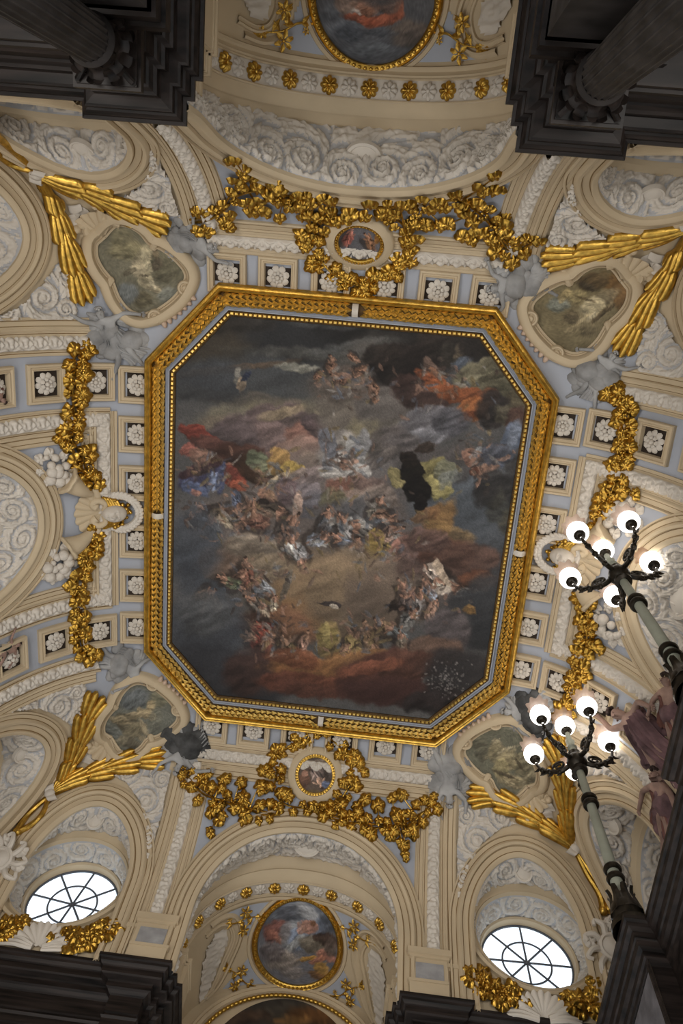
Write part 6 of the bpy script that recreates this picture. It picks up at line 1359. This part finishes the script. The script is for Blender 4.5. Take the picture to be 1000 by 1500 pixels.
# ================================================================ LAMPS
def lamp(label, x, y, zb, zh, leafbase=True, ph=0.0):
    t = thing('candelabrum', label, 'lamp', (x, y, zb), 'bronze candelabra on the dark ledge'); o = (x, y, 0)
    m = MB(); pr = [(.105, zb+.55), (.098, zb+1.0), (.088, zb+2.2), (.074, zh-.42)]; lathe(m, pr, 20, at_=o); part(m, 'pole', POLE, t)
    m = MB(); lathe(m, [(.30, zb), (.30, zb+.10), (.25, zb+.13), (.21, zb+.2), (.25, zb+.32), (.22, zb+.46), (.13, zb+.62), (.11, zb+.70)], 24, at_=o); part(m, 'base', IRON, t)
    for k in range(8):
        a = 2*math.pi*k/8; rad = np.array([math.cos(a), math.sin(a), 0]); m = MB(); tg = np.array([-math.sin(a), math.cos(a), 0]); V = []
        for i in range(7):
            s = i/6; rr_ = .235-.10*s+.16*max(0, s-.7)*3.0*.5; z = zb+.28+.52*s-.25*max(0, s-.85); w = .075*(1-.6*s)+.012
            for e in (-1, 0, 1): V.append(np.array([x, y, z])+rad*(rr_+.03*(1-abs(e)))+tg*e*w)
        m.add(V, grid_faces(7, 3)); part(m, 'base_leaf', IRON, t)
    for z in (zb+1.05, zb+1.25, zb+2.85, zb+3.0):
        m = MB(); lathe(m, [(.09, z-.05), (.135, z-.045), (.15, z), (.135, z+.045), (.09, z+.05)], 22, at_=o); part(m, 'ring', IRON, t)
    m = MB(); lathe(m, [(.09, zh-.45), (.15, zh-.42), (.16, zh-.37), (.11, zh-.34), (.10, zh-.26), (.17, zh-.2), (.20, zh-.1), (.17, zh), (.12, zh+.06), (.13, zh+.16), (.06, zh+.24)], 20, at_=o); part(m, 'hub', IRON, t)
    m = MB(); tube(m, [(x, y, zh+.1), (x, y, zh+.9)], np.array([.07, .05]), 8); lathe(m, [(.03, zh+.3), (.10, zh+.36), (.05, zh+.44), (.09, zh+.56), (.04, zh+.62)], 14, at_=o); part(m, 'centre_stem', POLE, t)
    def globe(c):
        m = MB(); ball(m, c, .208, 24, 16, sq=(1, 1, 1)); g = part(m, 'globe', GLOBE, t, 'all')
        m = MB(); lathe(m, [(.02, -.31), (.05, -.28), (.055, -.24), (.10, -.215), (.115, -.18), (.09, -.16)], 14, at_=tuple(c)); part(m, 'cup', IRON, t)
        V = []; n = 48
        for (r, z, am) in ((.13, .17, 0), (.16, .23, .01), (.20, .29, .03), (.23, .33, .05), (.225, .335, .05), (.19, .285, .03), (.15, .225, .01)):
            for k in range(n): a = 2*math.pi*k/n; w = math.cos(8*a); V.append((c[0]+(r+am*w*.5)*math.cos(a), c[1]+(r+am*w*.5)*math.sin(a), c[2]+z+am*w*.5))
        m = MB(); m.add(V, grid_faces(7, n, False, True)); part(m, 'glass_frill', FRILL, t)
    zg = zh+.72
    globe(np.array([x, y, zh+1.15]))
    for k in range(5):
        a = math.radians(-1+72*k+ph); rad = np.array([math.cos(a), math.sin(a), 0]); up = np.array([0, 0, 1.0]); B = np.array([x, y, zh-.08]); R = .80
        Q = smooth_path([B+rad*.12, B+rad*.34-up*.08, B+rad*.56+up*.04, B+rad*.72+up*.22, B+rad*R+up*.46], 26); m = MB(); tube(m, Q, np.linspace(.05, .030, 26), 8)
        for q, s in ((.3, 1), (.55, -1), (.75, 1)):
            c = Q[int(q*25)]; ball(m, c, .06, 7, 5, sq=(1, 1, 1.2))
        part(m, 'arm', IRON, t)
        m = MB(); C0 = B+rad*.36+up*.10; pts = []
        for i in range(26):
            s = i/25*3.3*math.pi; rr_ = .15*(1-i/32); pts.append(C0+rad*rr_*math.cos(s-1.2)+up*rr_*math.sin(s-1.2)*.9)
        tube(m, pts, np.linspace(.032, .02, 26), 6); C1 = B+rad*.66+up*.10; pts = [C1+rad*(.08*(1-i/22))*math.cos(i/16*2.6*math.pi)+up*(.08*(1-i/22))*math.sin(i/16*2.6*math.pi) for i in range(17)]; tube(m, pts, .02, 6)
        part(m, 'arm_scroll', IRON, t)
        m = MB()
        for q in range(4):
            c = Q[6+q*5]; tube(m, [c, c+rad*.05-up*.07, c+rad*.12-up*.06], [.03, .028, .008], 6)
        part(m, 'arm_leaf', IRON, t)
        globe(np.array([x, y, zg])+rad*R)
        l = bpy.data.lights.new('bulb', 'POINT'); l.energy = 5; l.color = (1, .8, .58); l.shadow_soft_size = .25
    return t
lamp('lit globe candelabrum standing whole on the dark ledge at lower right', 5.2, 3.4, 9.5, 13.72)
lamp('lit globe candelabrum cut by the right edge, higher of the two', 5.27, -.59, 9.5, 13.72)
